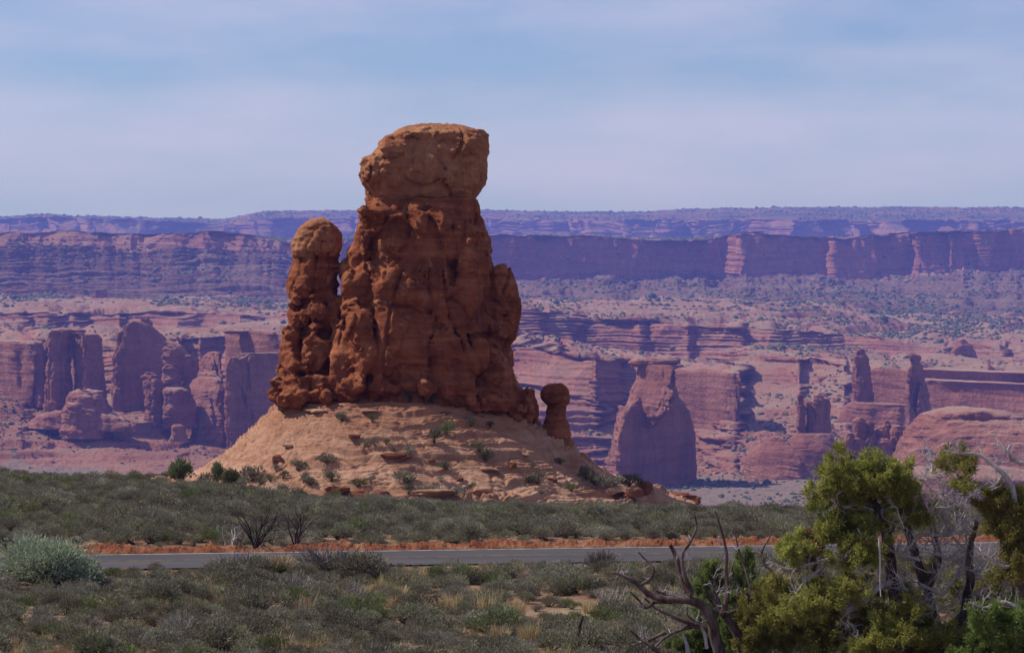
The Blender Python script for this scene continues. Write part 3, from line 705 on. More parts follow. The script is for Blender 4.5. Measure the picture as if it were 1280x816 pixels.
far_rock('rock_tower', 'slender tower with a rounded head at the left end of the thin wall', 'rock tower', (1077,505,2800), [
    (None, L([(436,1073,1079),(438,1070,1082),(442,1069,1082),(446,1067,1085),(462,1067,1087),(480,1066,1089),(505,1064,1092),(520,1062,1096)], 2800, 13, 0.35, rib=1.5, ribs=9, lum=1.3)),
    (None, L([(520,1064,1092),(530,1060,1096),(545,1058,1100)], 2790, 16, -0.20, rib=1, lum=1))])
far_rock('thin_wall', 'low thin rock wall joining the two slender towers', 'rock wall', (1112,505,2830), [
    (None, L([(461,1096,1128),(464,1089,1134),(470,1088,1135),(505,1088,1137)], 2830, 10, -2.03, rib=1.5, ribs=12))])
far_rock('rock_tower', 'dark slender tower at the right end of the thin wall', 'rock tower', (1144,515,2770), [
    (None, L([(441,1134,1138),(444,1134,1150),(448,1136,1152),(453,1138,1150),(458,1134,1155),(470,1132,1156),(490,1131,1157),(516,1129,1160)], 2770, 14, 1.44, rib=1.5, ribs=9, lum=1.3)),
    (None, L([(478,1150,1158),(484,1148,1161),(500,1146,1163),(517,1144,1166)], 2760, 14, 1.36, rib=1.5, ribs=9)),
    (None, L([(480,1133,1136),(500,1131,1137),(530,1130,1137)], 2730, 6, -1.22, rib=0.8, ribs=9))])
far_rock('rock_wall', 'long banded wall at the right edge behind the red dome', 'rock wall', (1225,515,2880), [
    (None, L([(478,1168,1330),(482,1160,1350),(492,1157,1360),(520,1152,1370)], 2900, 45, -1.83, rib=3, ribs=16, ex=4)),
    (None, L([(464,1160,1330),(468,1156,1350),(484,1155,1360)], 2960, 50, -1.83, rib=3, ribs=16, ex=4))])
bh = [(None, L([(q[1], q[0]-q[2]*.45, q[0]+q[2]*.45), (q[1]+3, q[0]-q[2]*.85, q[0]+q[2]*.85), (q[1]+10, q[0]-q[2], q[0]+q[2]), (q[1]+26, q[0]-q[2], q[0]+q[2]), (q[3], q[0]-q[2], q[0]+q[2])],
       2120+i*4-q[4]*0.5, q[2]*1.1, 0.0, ex=2.3, rib=0.8, ribs=10, lum=1.0, skirt=20)) for i, q in enumerate([
       (1061,541,8,585,0), (1074,522,9,580,-20), (1087,526,7,580,-20), (1072,548,10,600,20), (1088,545,8,590,10), (1101,533,9,590,-10), (1104,548,12,600,25), (1121,532,8,585,-10), (1119,545,7,590,5), (1108,526,6,560,-40)])]
far_rock('beehive_outcrop', 'cluster of rounded beehive rocks left of the red dome', 'rock knobs', (1090,585,2150), bh)
far_rock('rock_dome', 'broad red slickrock dome above the juniper', 'rock dome', (1215,580,2060), [
    (None, L([(511,1190,1232),(514,1172,1256),(519,1158,1282),(528,1148,1320),(540,1138,1345),(560,1128,1370),(582,1118,1390)], 2100, 95, -0.25, ex=2.4, rib=1.6, ribs=20, lum=2.2, seg=200)),
    (None, L([(554,1180,1192),(558,1172,1202),(566,1165,1212),(580,1150,1220)], 2000, 20, -0.10, ex=2.3, rib=1, lum=1.5)),
    (None, L([(560,1146,1160),(565,1134,1170),(575,1124,1180),(584,1120,1190)], 2000, 22, -0.10, ex=2.3, rib=1, lum=1.5)),
    (None, L([(584,1150,1260),(590,1130,1300),(605,1110,1340),(640,1080,1400)], 1960, 60, -0.20, ex=2.5, rib=1, lum=1.2, seg=160))])
far_rock('slickrock_slope', 'lit slickrock ramp between the knobby outcrop and the tall wall', 'rock slope', (235,545,2640), [
    (None, L([(466,248,268),(474,232,280),(488,214,284),(505,200,286),(522,188,288),(546,176,290)], 2650, 30, -1.3, ex=2.3, rib=2, ribs=16, lum=2.2, skirt=8))])
far_rock('rock_ledge', 'pale low ledge running under the broken fin at the left', 'rock ledge', (100,527,2570), [
    (None, L([(514,64,138),(517,52,150),(522,40,162),(530,30,175)], 2570, 26, -0.6, ex=3, rib=2, ribs=14, lum=1.6, skirt=6))])
far_rock('rock_ledge', 'pale bench of rock under the thin wall between the slender towers', 'rock ledge', (1095,530,2740), [
    (None, L([(504,1066,1130),(509,1058,1134),(520,1054,1138),(534,1048,1142)], 2760, 22, -0.8, ex=3, rib=1.5, ribs=14, lum=1.4, skirt=8))])
far_rock('box_rock', 'small square lone block standing on the upper bench at the left', 'rock', (126,376,4700), [
    (None, L([(362,120,133),(364,119,134),(377,119,134)], 4700, 9, 0.3, ex=5, rib=0.8, lum=0.8, skirt=4))])
far_rock('butte', 'small dark stepped butte on the green bench at the right', 'butte', (1204,438,3600), [
    (None, L([(424,1200,1206),(428,1196,1210),(433,1191,1216),(440,1188,1220)], 3600, 14, 0.4, ex=2.6, rib=1.5, lum=1.5, skirt=8))])
far_rock('butte', 'tiny stepped butte on the canyon floor below the big wall', 'butte', (223,545,2400), [
    (None, L([(531,216,228),(534,214,230),(546,212,233)], 2400, 8, 0.2, ex=2.6, rib=1, lum=1, skirt=6))])

# ------------------------------------------------------------------ stuff scattered over the far country (real little bushes and boulders)
def scatter_mesh(pts, rad, proto_v, proto_f, rs):
    n = len(pts); k = len(proto_v)
    th = rs.rand(n)*6.28; c, s = np.cos(th), np.sin(th)
    v = proto_v[None]*rad[:, None, None]*(0.7+0.6*rs.rand(n, 1, 3))
    x = v[..., 0]*c[:, None]-v[..., 1]*s[:, None]; y = v[..., 0]*s[:, None]+v[..., 1]*c[:, None]
    v = np.stack([x, y, v[..., 2]], -1)+pts[:, None]
    f = proto_f[None]+(np.arange(n)*k)[:, None, None]
    return v.reshape(-1, 3), f.reshape(-1, 3)
def ico(jit=0.0, seed=0, flat=1.0):
    import bmesh
    bm = bmesh.new(); bmesh.ops.create_icosphere(bm, subdivisions=1, radius=1)
    bmesh.ops.triangulate(bm, faces=bm.faces[:])
    v = np.array([q.co[:] for q in bm.verts]); f = np.array([[w.index for w in q.verts] for q in bm.faces]); bm.free()
    rs = np.random.RandomState(seed); v *= 1+jit*(rs.rand(len(v), 1)-0.5); v[:, 2] *= flat
    return v, f
def leafmat(name, col, var=0.25, trans=0.25):
    m, t, b = newmat(name); b.inputs['Roughness'].default_value = 0.75
    oi = nd(t, 'ShaderNodeObjectInfo'); n = tnoise(t, 3.5, detail=3)
    c = mix(t, ramp(t, [(0.35, (0,)), (0.65, (1,))], n), tuple(v*(1-var) for v in col), tuple(min(v*(1+var), 1) for v in col))
    h = nd(t, 'ShaderNodeHueSaturation'); t.links.new(c, h.inputs['Color'])
    t.links.new(mathn(t, 'ADD', mathn(t, 'MULTIPLY', oi.outputs['Random'], 0.5), 0.75), h.inputs['Value'])
    t.links.new(mathn(t, 'ADD', mathn(t, 'MULTIPLY', oi.outputs['Random'], 0.04), 0.48), h.inputs['Hue'])
    t.links.new(h.outputs[0], b.inputs['Base Color'])
    if trans:
        tr = nd(t, 'ShaderNodeBsdfTranslucent'); t.links.new(h.outputs[0], tr.inputs[0])
        ms = nd(t, 'ShaderNodeMixShader'); ms.inputs[0].default_value = trans
        t.links.new(b.outputs[0], ms.inputs[1]); t.links.new(tr.outputs[0], ms.inputs[2])
        t.links.new(ms.outputs[0], t.nodes['Material Output'].inputs['Surface'])
    return m
M_farbush = leafmat('far_bush', (0.085, 0.10, 0.055), trans=0)
M_farstone = rock_mat('far_boulder', [(0.210, 0.084, 0.056), (0.308, 0.154, 0.105), (0.385, 0.238, 0.182)], unit=3)
rs = np.random.RandomState(5)
def pick(V, N, n, flat, pyr, pxr=(-90, 1370), patch=None, steepmax=None):
    X, Y, Z = V[..., 0], V[..., 1], V[..., 2]
    py = HZ-Z/Y*F; px = X/Y*F+CX
    m = (N[..., 2] > flat) & (py > pyr[0]) & (py < pyr[1]) & (px > pxr[0]) & (px < pxr[1])
    if steepmax: m &= N[..., 2] < steepmax
    dens = np.clip(0.5+1.6*fbm(X/170, Y/260, 0*X, 3, 66), 0.02, 2) if patch is None else patch
    # weight by real cell area
    w = np.where(m, dens, 0)*Y*np.abs(np.gradient(Y, axis=0))
    w = w.ravel(); w /= w.sum()
    idx = rs.choice(len(w), n, p=w)
    r, c = np.unravel_index(idx, X.shape); r = np.minimum(r, X.shape[0]-2); c = np.minimum(c, X.shape[1]-2)
    a = rs.rand(n, 1); b = rs.rand(n, 1)
    return V[r, c]*(1-a)*(1-b)+V[r, c+1]*a*(1-b)+V[r+1, c]*(1-a)*b+V[r+1, c+1]*a*b
Nm = grid_normals(V_mid); Nm = Nm*np.sign(Nm[..., 2].mean()); Nf = grid_normals(V_far); Nf = Nf*np.sign(Nf[..., 2].mean())
pv, pf = ico(0.5, 1, 0.75)
sets = [pick(V_mid, Nm, 5000, 0.9, (365, 400), (600, 1370)), pick(V_mid, Nm, 4200, 0.9, (388, 440), (960, 1370)), pick(V_mid, Nm, 3500, 0.9, (365, 400), (-90, 430)),
        pick(V_mid, Nm, 11000, 0.6, (295, 380)), pick(V_mid, Nm, 3500, 0.85, (400, 480)), pick(V_mid, Nm, 6500, 0.7, (480, 640))]
pts = np.concatenate(sets); r = np.exp(rs.normal(0.55, 0.35, len(pts)))*np.interp(pts[:, 1], [2000, 5500], [0.75, 1.9])
v, f = scatter_mesh(pts, r, pv, pf, rs)
link('canyon_scrub', mesh_np('canyon_scrub', v, f, M_farbush), kind='stuff', label='dark green scrub dotted over the canyon benches and slopes', cat='scrub')
pts = pick(V_far, Nf, 9000, 0.8, (255, 278)); r = np.exp(rs.normal(1.6, 0.35, len(pts)))
v, f = scatter_mesh(pts, r, pv, pf, rs)
link('mesa_woodland', mesh_np('mesa_woodland', v, f, M_farbush), kind='stuff', label='dark woodland speckling the top of the far mesa', cat='woodland')
pv, pf = ico(0.7, 4, 0.8)
pts = np.concatenate([pick(V_mid, Nm, 5000, 0.5, (470, 600), steepmax=0.98), pick(V_mid, Nm, 3500, 0.4, (300, 375), steepmax=0.99), pick(V_mid, Nm, 3000, 0.5, (380, 470))])
r = np.exp(rs.normal(0.1, 0.55, len(pts)))*np.interp(pts[:, 1], [2000, 5500], [0.7, 1.8])
v, f = scatter_mesh(pts, r, pv, pf, rs)
link('talus_boulders', mesh_np('talus_boulders', v, f, M_farstone, smooth=False), kind='stuff', label='fallen blocks littering the canyon slopes', cat='rubble')
# ------------------------------------------------------------------ plants
def proto_bush(seed, n=700, leaf=0.05, wid=0.35, r=0.5, h=0.55, up=0.6, lob=5, twig=40, leafcol=0):
    """low shrub: leaf blades on many small sprays over an uneven mound, thin stems below; unit metres; returns V, quads, material index"""
    rg = np.random.RandomState(seed)
    cs = np.stack([rg.uniform(-.6, .6, lob)*r, rg.uniform(-.6, .6, lob)*r, rg.uniform(0.2, .62, lob)*h], 1); rr = rg.uniform(.40, .65, lob)
    k = rg.randint(0, lob, n)
    d = rg.normal(size=(n, 3)); d[:, 2] = np.abs(d[:, 2])*1.0-0.12; d /= np.linalg.norm(d, axis=1)[:, None]
    rad = rr[k]*rg.uniform(0.55, 1.12, n)
    p = cs[k]+d*rad[:, None]*np.array([r*1.1, r*1.1, h*0.75])
    p[:, 2] = np.maximum(p[:, 2], 0.02)
    o = d+np.array([0, 0, up])+rg.normal(size=(n, 3))*0.45; o /= np.linalg.norm(o, axis=1)[:, None]
    s = np.cross(o, rg.normal(size=(n, 3))); s /= np.linalg.norm(s, axis=1)[:, None]+1e-9
    L_ = leaf*rg.uniform(.6, 1.5, n)[:, None]; w = L_*wid
    V = np.stack([p-s*w*.5, p+s*w*.5, p+o*L_+s*w*.35, p+o*L_-s*w*.35], 1).reshape(-1, 3)
    Fq = np.arange(n*4).reshape(-1, 4); mi = np.zeros(n, np.int32)
    if twig:
        a = np.stack([rg.uniform(-.15, .15, twig)*r, rg.uniform(-.15, .15, twig)*r, 0*rg.rand(twig)], 1)
        kk = rg.randint(0, n, twig); b = p[kk]+o[kk]*leaf*0.8
        s = np.cross(b-a, rg.normal(size=(twig, 3))); s /= np.linalg.norm(s, axis=1)[:, None]; w = 0.010
        V2 = np.stack([a-s*w, a+s*w, b+s*w*.4, b-s*w*.4], 1).reshape(-1, 3)
        Fq = np.concatenate([Fq, np.arange(twig*4).reshape(-1, 4)+len(V)]); V = np.concatenate([V, V2]); mi = np.concatenate([mi, np.ones(twig, np.int32)])
    return V, Fq, mi
def proto_grass(seed, n=120, h=0.4, r=0.18):
    rg = np.random.RandomState(seed)
    a = rg.uniform(0, 6.28, n); q = r*np.sqrt(rg.rand(n)); p = np.stack([q*np.cos(a), q*np.sin(a), 0*a], 1)
    o = np.stack([np.cos(a)*0.5*rg.rand(n), np.sin(a)*0.5*rg.rand(n), np.ones(n)], 1)+rg.normal(size=(n, 3))*0.12
    s = np.cross(o, rg.normal(size=(n, 3))); s /= np.linalg.norm(s, axis=1)[:, None]; w = 0.009; H = (h*rg.uniform(.5, 1.1, n))[:, None]
    V = np.stack([p-s*w, p+s*w, p+o*H+s*w*.3, p+o*H-s*w*.3], 1).reshape(-1, 3)
    return V, np.arange(n*4).reshape(-1, 4), np.zeros(n, np.int32)
def plant_mesh(name, pr, mats):
    V, Q, mi = pr
    me = mesh_np(name, V, Q, None, smooth=False)
    for m in mats: me.materials.append(m)
    me.polygons.foreach_set('material_index', mi); return me
M_sage = leafmat('blackbrush_leaf', (0.178, 0.168, 0.112)); M_sageg = leafmat('sage_leaf', (0.225, 0.215, 0.165)); M_green = leafmat('green_leaf', (0.14, 0.16, 0.065))
M_grey = leafmat('grey_twig', (0.25, 0.22, 0.19), trans=0); M_tan = leafmat('dry_grass', (0.44, 0.34, 0.18), trans=0.15); M_pale = leafmat('pale_sage_leaf', (0.27, 0.31, 0.21))
M_ylw = leafmat('yellow_flower', (0.50, 0.38, 0.03)); M_stem = leafmat('dark_stem', (0.11, 0.085, 0.07), trans=0)
M_darkg = leafmat('juniper_far', (0.13, 0.145, 0.06))
KIN = {}
KIN['black'] = [plant_mesh('blackbrush', proto_bush(i, 1500, .042, .34, .56, .56, .5, lob=3+i%2), [M_sage, M_stem]) for i in range(5)]
KIN['sage'] = [plant_mesh('sagebrush', proto_bush(20+i, 1700, .038, .32, .56, .52, .5, lob=3), [M_sageg, M_grey]) for i in range(3)]
KIN['green'] = [plant_mesh('green_shrub', proto_bush(30+i, 1200, .05, .30, .50, .55, .8, lob=3), [M_green, M_stem]) for i in range(2)]
KIN['grey'] = [plant_mesh('bare_grey_shrub', proto_bush(40+i, 420, .11, .09, .55, .55, .9, twig=120), [M_grey, M_grey]) for i in range(2)]
rb = np.random.RandomState(11)
# ---- where the shrubs of the flat stand
def in_dome(x, y):
    return dome_h(x, y) > ground_z(x, y)+0.08
pts = []
y = 60.0
while y < 196:
    sp = 0.74 if y < 92 else 0.86+0.25*(y-92)/100
    xm = 0.19*y+2.5
    xs = np.arange(-xm, xm, sp); n = len(xs)
    X = xs+rb.uniform(-.45, .45, n)*sp; Y = y+rb.uniform(-.5, .5, n)*sp
    pts.append(np.stack([X, Y], 1)); y += sp*0.9
pts = np.concatenate(pts); X, Y = pts[:, 0], pts[:, 1]
r = road_off(X, Y)
cov = fbm(X/5, Y/7, 0*X, 3, 101)
ok = ((r < -RW-1.1) | (r > 2.1)) & (rb.rand(len(X)) < np.clip(1.02+1.1*cov+0.22*(Y > 95), 0.12, 1))
ok &= ~in_dome(X, Y)
X, Y = X[ok], Y[ok]; Z = ground_z(X, Y)
kindv = pn(X/4, Y/4, 0*X, 103)+rb.normal(size=len(X))*0.35
kd = np.where(kindv > 0.42, 1, 0); kd = np.where(kindv < -0.62, 2, kd); kd = np.where((rb.rand(len(X)) < 0.05) & (Y < 90), 3, kd)
size = np.exp(rb.normal(-0.28, 0.30, len(X)))*np.where(Y < 92, 0.98, 1.05)
size *= np.clip(np.where(road_off(X, Y) < 0, (-road_off(X, Y)-RW)/6.0+0.15, 1), 0.38, 1)
names = ['black', 'sage', 'green', 'grey']
labs = {0: ('blackbrush', 'low dark grey green blackbrush in the dense scrub {}', 'shrub', 'blackbrush shrubs {}'),
        1: ('sagebrush', 'low silvery grey sagebrush in the dense scrub {}', 'shrub', 'sagebrush shrubs {}'),
        2: ('green_shrub', 'low greener leafy shrub in the dense scrub {}', 'shrub', 'greener shrubs {}'),
        3: ('bare_shrub', 'low leafless grey twiggy shrub in the dense scrub {}', 'shrub', 'bare grey shrubs {}')}
px = X/Y*F+CX; py = HZ-(Z+.2)/Y*F
seen = (px > 5) & (px < 1275) & (py < 812)
orderd = np.argsort(np.where(seen, Y/size, 1e9))[:290]
isind = np.zeros(len(X), bool); isind[orderd] = True
for i in orderd:
    k = kd[i]; nm, lb, cat, gp = labs[k]; me = KIN[names[k]][rb.randint(len(KIN[names[k]]))]
    o = link(nm, me, label=lb.format('this side of the road'), cat=cat, group=gp.format('this side of the road'), loc=(X[i], Y[i], Z[i]-0.03))
    o.rotation_euler.z = rb.uniform(0, 6.28); s = size[i]; o.scale = (s*rb.uniform(.85, 1.2), s*rb.uniform(.85, 1.2), s*rb.uniform(.8, 1.15))

def gn_scatter(name, P3, S, variants, label, cat, seed=0):
    """stuff: one object whose points carry instanced copies of a few shrub meshes"""
    me = bpy.data.meshes.new(name); me.vertices.add(len(P3)); me.vertices.foreach_set('co', np.asarray(P3, np.float32).ravel())
    a = me.attributes.new('sc', 'FLOAT_VECTOR', 'POINT'); rg = np.random.RandomState(seed)
    sv = S[:, None]*rg.uniform(.82, 1.2, (len(S), 3)); a.data.foreach_set('vector', sv.astype(np.float32).ravel())
    a = me.attributes.new('ro', 'FLOAT_VECTOR', 'POINT'); rv = np.zeros((len(S), 3)); rv[:, 2] = rg.uniform(0, 6.28, len(S)); rv[:, :2] = rg.normal(0, .06, (len(S), 2)); a.data.foreach_set('vector', rv.astype(np.float32).ravel())
    a = me.attributes.new('vi', 'INT', 'POINT'); a.data.foreach_set('value', rg.randint(0, len(variants), len(S)).astype(np.int32))
    g = bpy.data.node_groups.new(name, 'GeometryNodeTree')
    g.interface.new_socket('Geometry', in_out='INPUT', socket_type='NodeSocketGeometry'); g.interface.new_socket('Geometry', in_out='OUTPUT', socket_type='NodeSocketGeometry')
    gi = g.nodes.new('NodeGroupInput'); go = g.nodes.new('NodeGroupOutput'); jn = g.nodes.new('GeometryNodeJoinGeometry')
    def na(nm, ty):
        q = g.nodes.new('GeometryNodeInputNamedAttribute'); q.data_type = ty; q.inputs[0].default_value = nm; return [o for o in q.outputs if o.enabled][0]
    sc, ro, vi = na('sc', 'FLOAT_VECTOR'), na('ro', 'FLOAT_VECTOR'), na('vi', 'INT')
    for i, m in enumerate(variants):
        src = bpy.data.objects.new(m.name+'_source', m)
        oi = g.nodes.new('GeometryNodeObjectInfo'); oi.inputs['Object'].default_value = src; oi.inputs['As Instance'].default_value = True
        cmp = g.nodes.new('FunctionNodeCompare'); cmp.data_type = 'INT'; cmp.operation = 'EQUAL'
        ii = [q for q in cmp.inputs if q.type == 'INT']; g.links.new(vi, ii[0]); ii[1].default_value = i
        ip = g.nodes.new('GeometryNodeInstanceOnPoints')
        g.links.new(gi.outputs[0], ip.inputs['Points']); g.links.new(cmp.outputs[0], ip.inputs['Selection'])
        g.links.new(oi.outputs['Geometry'], ip.inputs['Instance']); g.links.new(sc, ip.inputs['Scale'])
        e2 = g.nodes.new('FunctionNodeEulerToRotation'); g.links.new(ro, e2.inputs[0]); g.links.new(e2.outputs[0], ip.inputs['Rotation'])
        g.links.new(ip.outputs[0], jn.inputs[0])
    g.links.new(jn.outputs[0], go.inputs[0])
    o = link(name, me, kind='stuff', label=label, cat=cat)
    md = o.modifiers.new('scatter', 'NODES'); md.node_group = g
    return o
P3 = np.stack([X, Y, Z-0.03], 1)
for k in range(4):
    m = (~isind) & (kd == k)
    if m.sum(): gn_scatter(['blackbrush_cover', 'sagebrush_cover', 'green_shrub_cover', 'bare_shrub_cover'][k], P3[m], size[m], KIN[names[k]],
        ['dense cover of dark grey green blackbrush over the flat', 'silvery sagebrush mixed through the flat', 'greener shrubs mixed through the flat', 'bare grey twiggy shrubs mixed through the flat'][k], 'scrub', 200+k)
# dry grass between the shrubs
GR = [plant_mesh('dry_grass_tuft', proto_grass(60+i), [M_tan]) for i in range(3)]
n = 7000; d = 60+np.sqrt(rb.rand(n))*130; d = np.where(rb.rand(n) < 0.5, 60+rb.rand(n)*32, d); X2 = rb.uniform(-1, 1, n)*(0.19*d+2); Y2 = d
g = pn(X2/3.5, Y2/5, 0*X2, 111)+0.4*pn(X2/1.2, Y2/1.2, 0*X2, 112); r = road_off(X2, Y2)
m = (g > 0.12) & ((r < -RW-0.15) | (r > 1.9)) & ~in_dome(X2, Y2)
X2, Y2 = X2[m], Y2[m]; gs = np.exp(rb.normal(-0.55, .3, len(X2)))*np.where((road_off(X2, Y2) > -RW-2) & (road_off(X2, Y2) < 0), .45, 1)
gn_scatter('dry_grass', np.stack([X2, Y2, ground_z(X2, Y2)-0.02], 1), gs, GR, 'tan dry grass between the shrubs', 'grass', 9)

# ---- single plants that can be told apart
def solo(name, px, py, w, h, pr, mats, label, D=None, on='ground', cat='shrub', group=None):
    """px, py: where its foot shows in the photo; w, h in photo pixels"""
    if D is None:
        # walk the sight line until it meets the mound or the ground
        D = 130.0
        while D < 200:
            x, yy, zz = P(px, py, D)
            if max(dome_h(x, D) if on != 'ground' else -99, float(ground_z(x, D))) >= zz: break
            D += 0.1
    x, yy, zz = P(px, py, D)
    zz = max(float(dome_h(x, D)) if on != 'ground' else -99, float(ground_z(x, D))) if D < 200 else zz
    V, Q, mi = pr; V = V.copy(); s = D/F
    ex = np.percentile(np.abs(V[:, 0]), 97); ez = np.percentile(V[:, 2], 98)
    V[:, :2] *= w*s/2/ex; V[:, 2] *= h*s/ez
    me = plant_mesh(name, (V, Q, mi), mats)
    return link(name, me, label=label, cat=cat, group=group, loc=(x, yy, zz-0.02))
bs = lambda seed, n, leaf=.09, **k: proto_bush(seed, n, leaf, .3, .5, .5, .8, **k)
dome_plants = [
 (225,606,24,26,'tree','round topped small juniper at the left edge of the mound'), (271,606,13,23,'tree','dark upright juniper at the left foot of the mound'),
 (288,606,22,16,'tree','bushy juniper right of the dark upright one'), (303,612,16,16,'g','ash grey shrub under the left junipers'), (313,602,28,17,'d','dark leafy shrub at the right end of the left juniper clump'),
 (258,607,20,14,'d','low shrub between the two left junipers'), (372,588,20,11,'d','flat dark shrub above the small red rock'), (345,590,11,8,'g','little grey shrub left of the small red rock'),
 (408,581,24,10,'d','wide dark shrub on the bare slope of the mound'), (354,598,12,9,'y','little shrub just below the small red rock'), (379,604,12,12,'g','grey shrub above the dark red slab, leftmost'),
 (388,609,15,10,'d','dark shrub above the dark red slab'), (414,602,17,13,'d','shrub with a thin green tip on the slope'), (447,608,22,9,'y','bright green mat on the lower slope'), (463,604,11,8,'g','grey tuft right of the bright green mat'),
 (338,602,16,8,'y','small light shrub left of the dark ones'), (325,605,12,8,'d','tiny shrub beside the left juniper clump'),
 (352,622,18,12,'g','grey shrub at the foot of the mound'), (428,526,15,10,'d','small shrub on the pale shoulder at the left'), (465,528,9,9,'y','tiny green shrub on the pale shoulder'),
 (466,498,13,14,'y','bright green bush under the tower at the left'), (512,504,19,25,'y','tallest bright green bush at the foot of the tower'), (541,505,14,13,'d','dark green bush in the edge of the shade'),
 (455,561,9,6,'y','tiny green plant left of the pair on the ledge'), (469,561,15,8,'g','grey cushion on the long ledge'), (482,561,9,7,'y','green cushion on the long ledge'),
 (558,546,19,14,'y','green bush on the upper shoulder'), (543,553,17,17,'d','dark bush just left of the green shoulder bush'), (589,534,14,12,'d','round dark bush below the tower shade'), (613,534,10,7,'y','small yellow green bush below the shade'),
 (598,566,16,10,'y','green bush on the long shade line'), (607,577,19,14,'d','dark bush under the green one on the shade line'), (510,577,14,10,'g','grey bush by the red rubble patch'),
 (558,592,18,10,'d','dark bush in the middle of the lower slope'), (512,607,36,14,'d','wide dark bush on the lower slope'), (511,622,12,12,'y','bright green bush at the foot of the mound'), (535,618,28,9,'d','low spreading bush at the foot of the mound'),
 (590,612,12,8,'g','small bush right of the wide one'), (573,622,22,12,'g','grey bush at the foot of the mound'), (672,606,18,14,'d','round dark bush on the right slope'), (661,604,10,9,'y','green bush beside the round dark one'),
 (665,585,9,7,'g','small bush high on the right slope'), (700,580,12,7,'d','flat dark bush near the shade edge'), (714,614,17,9,'y','low green bush on the right slope'), (733,600,18,16,'d','dark bush left of the right cluster'),
 (746,606,20,12,'y','green bush in the right cluster'), (762,611,34,16,'g','large grey bush in the right cluster'), (785,608,26,14,'d','dark bush at the right end of the cluster'), (802,612,16,12,'y','green bush above the small red rock at the right'),
 (676,618,9,6,'d','tiny bush low on the right slope'), (550,604,10,6,'g','tiny tuft right of the wide dark bush'), (493,566,10,7,'d','tiny bush left of the red rubble')]
for i, (a, b_, w, h, kk, lb) in enumerate(dome_plants):
    if kk == 'tree': pr, ms, nm = proto_bush(300+i, 1500, .10, .3, .5, .62, .5, lob=7), [M_darkg, M_stem], 'juniper_bush'
    elif kk == 'y': pr, ms, nm = bs(300+i, 420), [M_green, M_stem], 'green_shrub'
    elif kk == 'g': pr, ms, nm = bs(300+i, 420), [M_sageg, M_grey], 'sagebrush'
    else: pr, ms, nm = bs(300+i, 480), [M_sage, M_stem], 'dark_shrub'
    solo(nm, a, b_, w*1.1, h*1.15, pr, ms, lb, on='dome', cat='juniper' if kk == 'tree' else 'shrub')
for i, (a, b_, w, h, ds) in enumerate([(20,604,40,15,'leftmost bushy juniper on the rim of the flat'), (60,603,34,14,'second bushy juniper on the rim of the flat'), (92,604,30,12,'low bush right of the rim junipers'), (130,606,34,11,'light green bush on the rim of the flat'), (178,600,30,8,'low dark bush left of the ledges on the rim')]):
    solo('juniper_bush' if i < 2 else 'green_shrub', a, b_, w, h, proto_bush(360+i, 900, .10, .3, .5, .5, .6, lob=6), [[M_darkg, M_stem], [M_green, M_stem]][i == 3], ds, D=165, cat='juniper' if i < 2 else 'shrub')
solo('pale_sagebrush', 62, 722, 118, 58, proto_bush(401, 14000, .026, .36, .5, .5, .5, lob=18, twig=250), [M_pale, M_grey], 'large pale silvery green sagebrush at the left beside the road', D=84)
solo('pale_sagebrush', 105, 722, 40, 26, proto_bush(402, 3000, .045, .28, .5, .5, .9, lob=6, twig=60), [M_pale, M_grey], 'small pale sagebrush right of the large silvery one', D=83.5)
solo('bright_green_shrub', 146, 716, 24, 12, proto_bush(403, 500, .09, .24, .5, .5, 1.1), [M_green, M_stem], 'little bright green shrub just before the road at the left', D=86)
for i, (a, b_, w, h, ds) in enumerate([(300,716,70,28,'bare grey thicket before the road, leftmost of three'), (345,716,50,26,'straw coloured bare thicket before the road'), (420,716,90,34,'large bare grey thicket before the road, rightmost of three'), (752,705,44,26,'bare grey bush at the road edge near the dead tree')]):
    solo('bare_thicket', a, b_, w, h, proto_bush(410+i, 900, .16, .05, .5, .5, 1.0, lob=7, twig=500), [M_grey if i != 1 else M_tan, M_grey], ds, D=86+a*0.004)
for i, (a, b_, w, h, ds) in enumerate([(663,822,30,32,'tall straw yellow grass clump at the bottom edge'), (622,826,22,26,'dull straw grass clump left of the yellow one'), (270,735,20,24,'straw grass clump below the road'), (190,738,18,18,'small straw grass clump below the road')]):
    solo('grass_clump', a, b_, w, h, proto_grass(420+i, 420, .5, .22), [M_tan], ds, D=70 if a > 300 else 80, cat='grass clump')
solo('dark_shrub', 800, 800, 50, 26, proto_bush(430, 1500, .05, .3, .5, .4, .8), [M_sage, M_stem], 'low bush under the yellow flowers left of the dead tree', D=71)
solo('yellow_flowers', 797, 786, 56, 10, proto_bush(431, 130, .06, .5, .5, .3, .8, twig=30), [M_ylw, M_green], 'thin scatter of yellow flowers left of the dead tree', D=71)
# ------------------------------------------------------------------ scattered rocks on and around the mound
def rock_mesh(seed, w, d, h, mat, cut=0.0):
    rg = np.random.RandomState(seed)
    import bmesh
    bm = bmesh.new(); bmesh.ops.create_icosphere(bm, subdivisions=4, radius=1)
    v = np.array([q.co[:] for q in bm.verts]); f = np.array([[x.index for x in q.verts] for q in bm.faces]); bm.free()
    q = np.abs(v)**0.62*np.sign(v); q /= np.abs(q).max()
    for _ in range(7):
        nrm = rg.normal(size=3); nrm /= np.linalg.norm(nrm); dd = q@nrm-rg.uniform(.55, .85); q -= np.clip(dd, 0, None)[:, None]*nrm
    q = q+0.10*fbm(q[:, 0]*1.6+seed, q[:, 1]*1.6, q[:, 2]*3, 4, seed % 9)[:, None]*v
    q[:, 2] += 0.04*np.sin(q[:, 2]*14)
    q = q*np.array([w/2, d/2, h/2]); q[:, 2] += h*0.25
    return mesh_np('rock', q, f, mat)
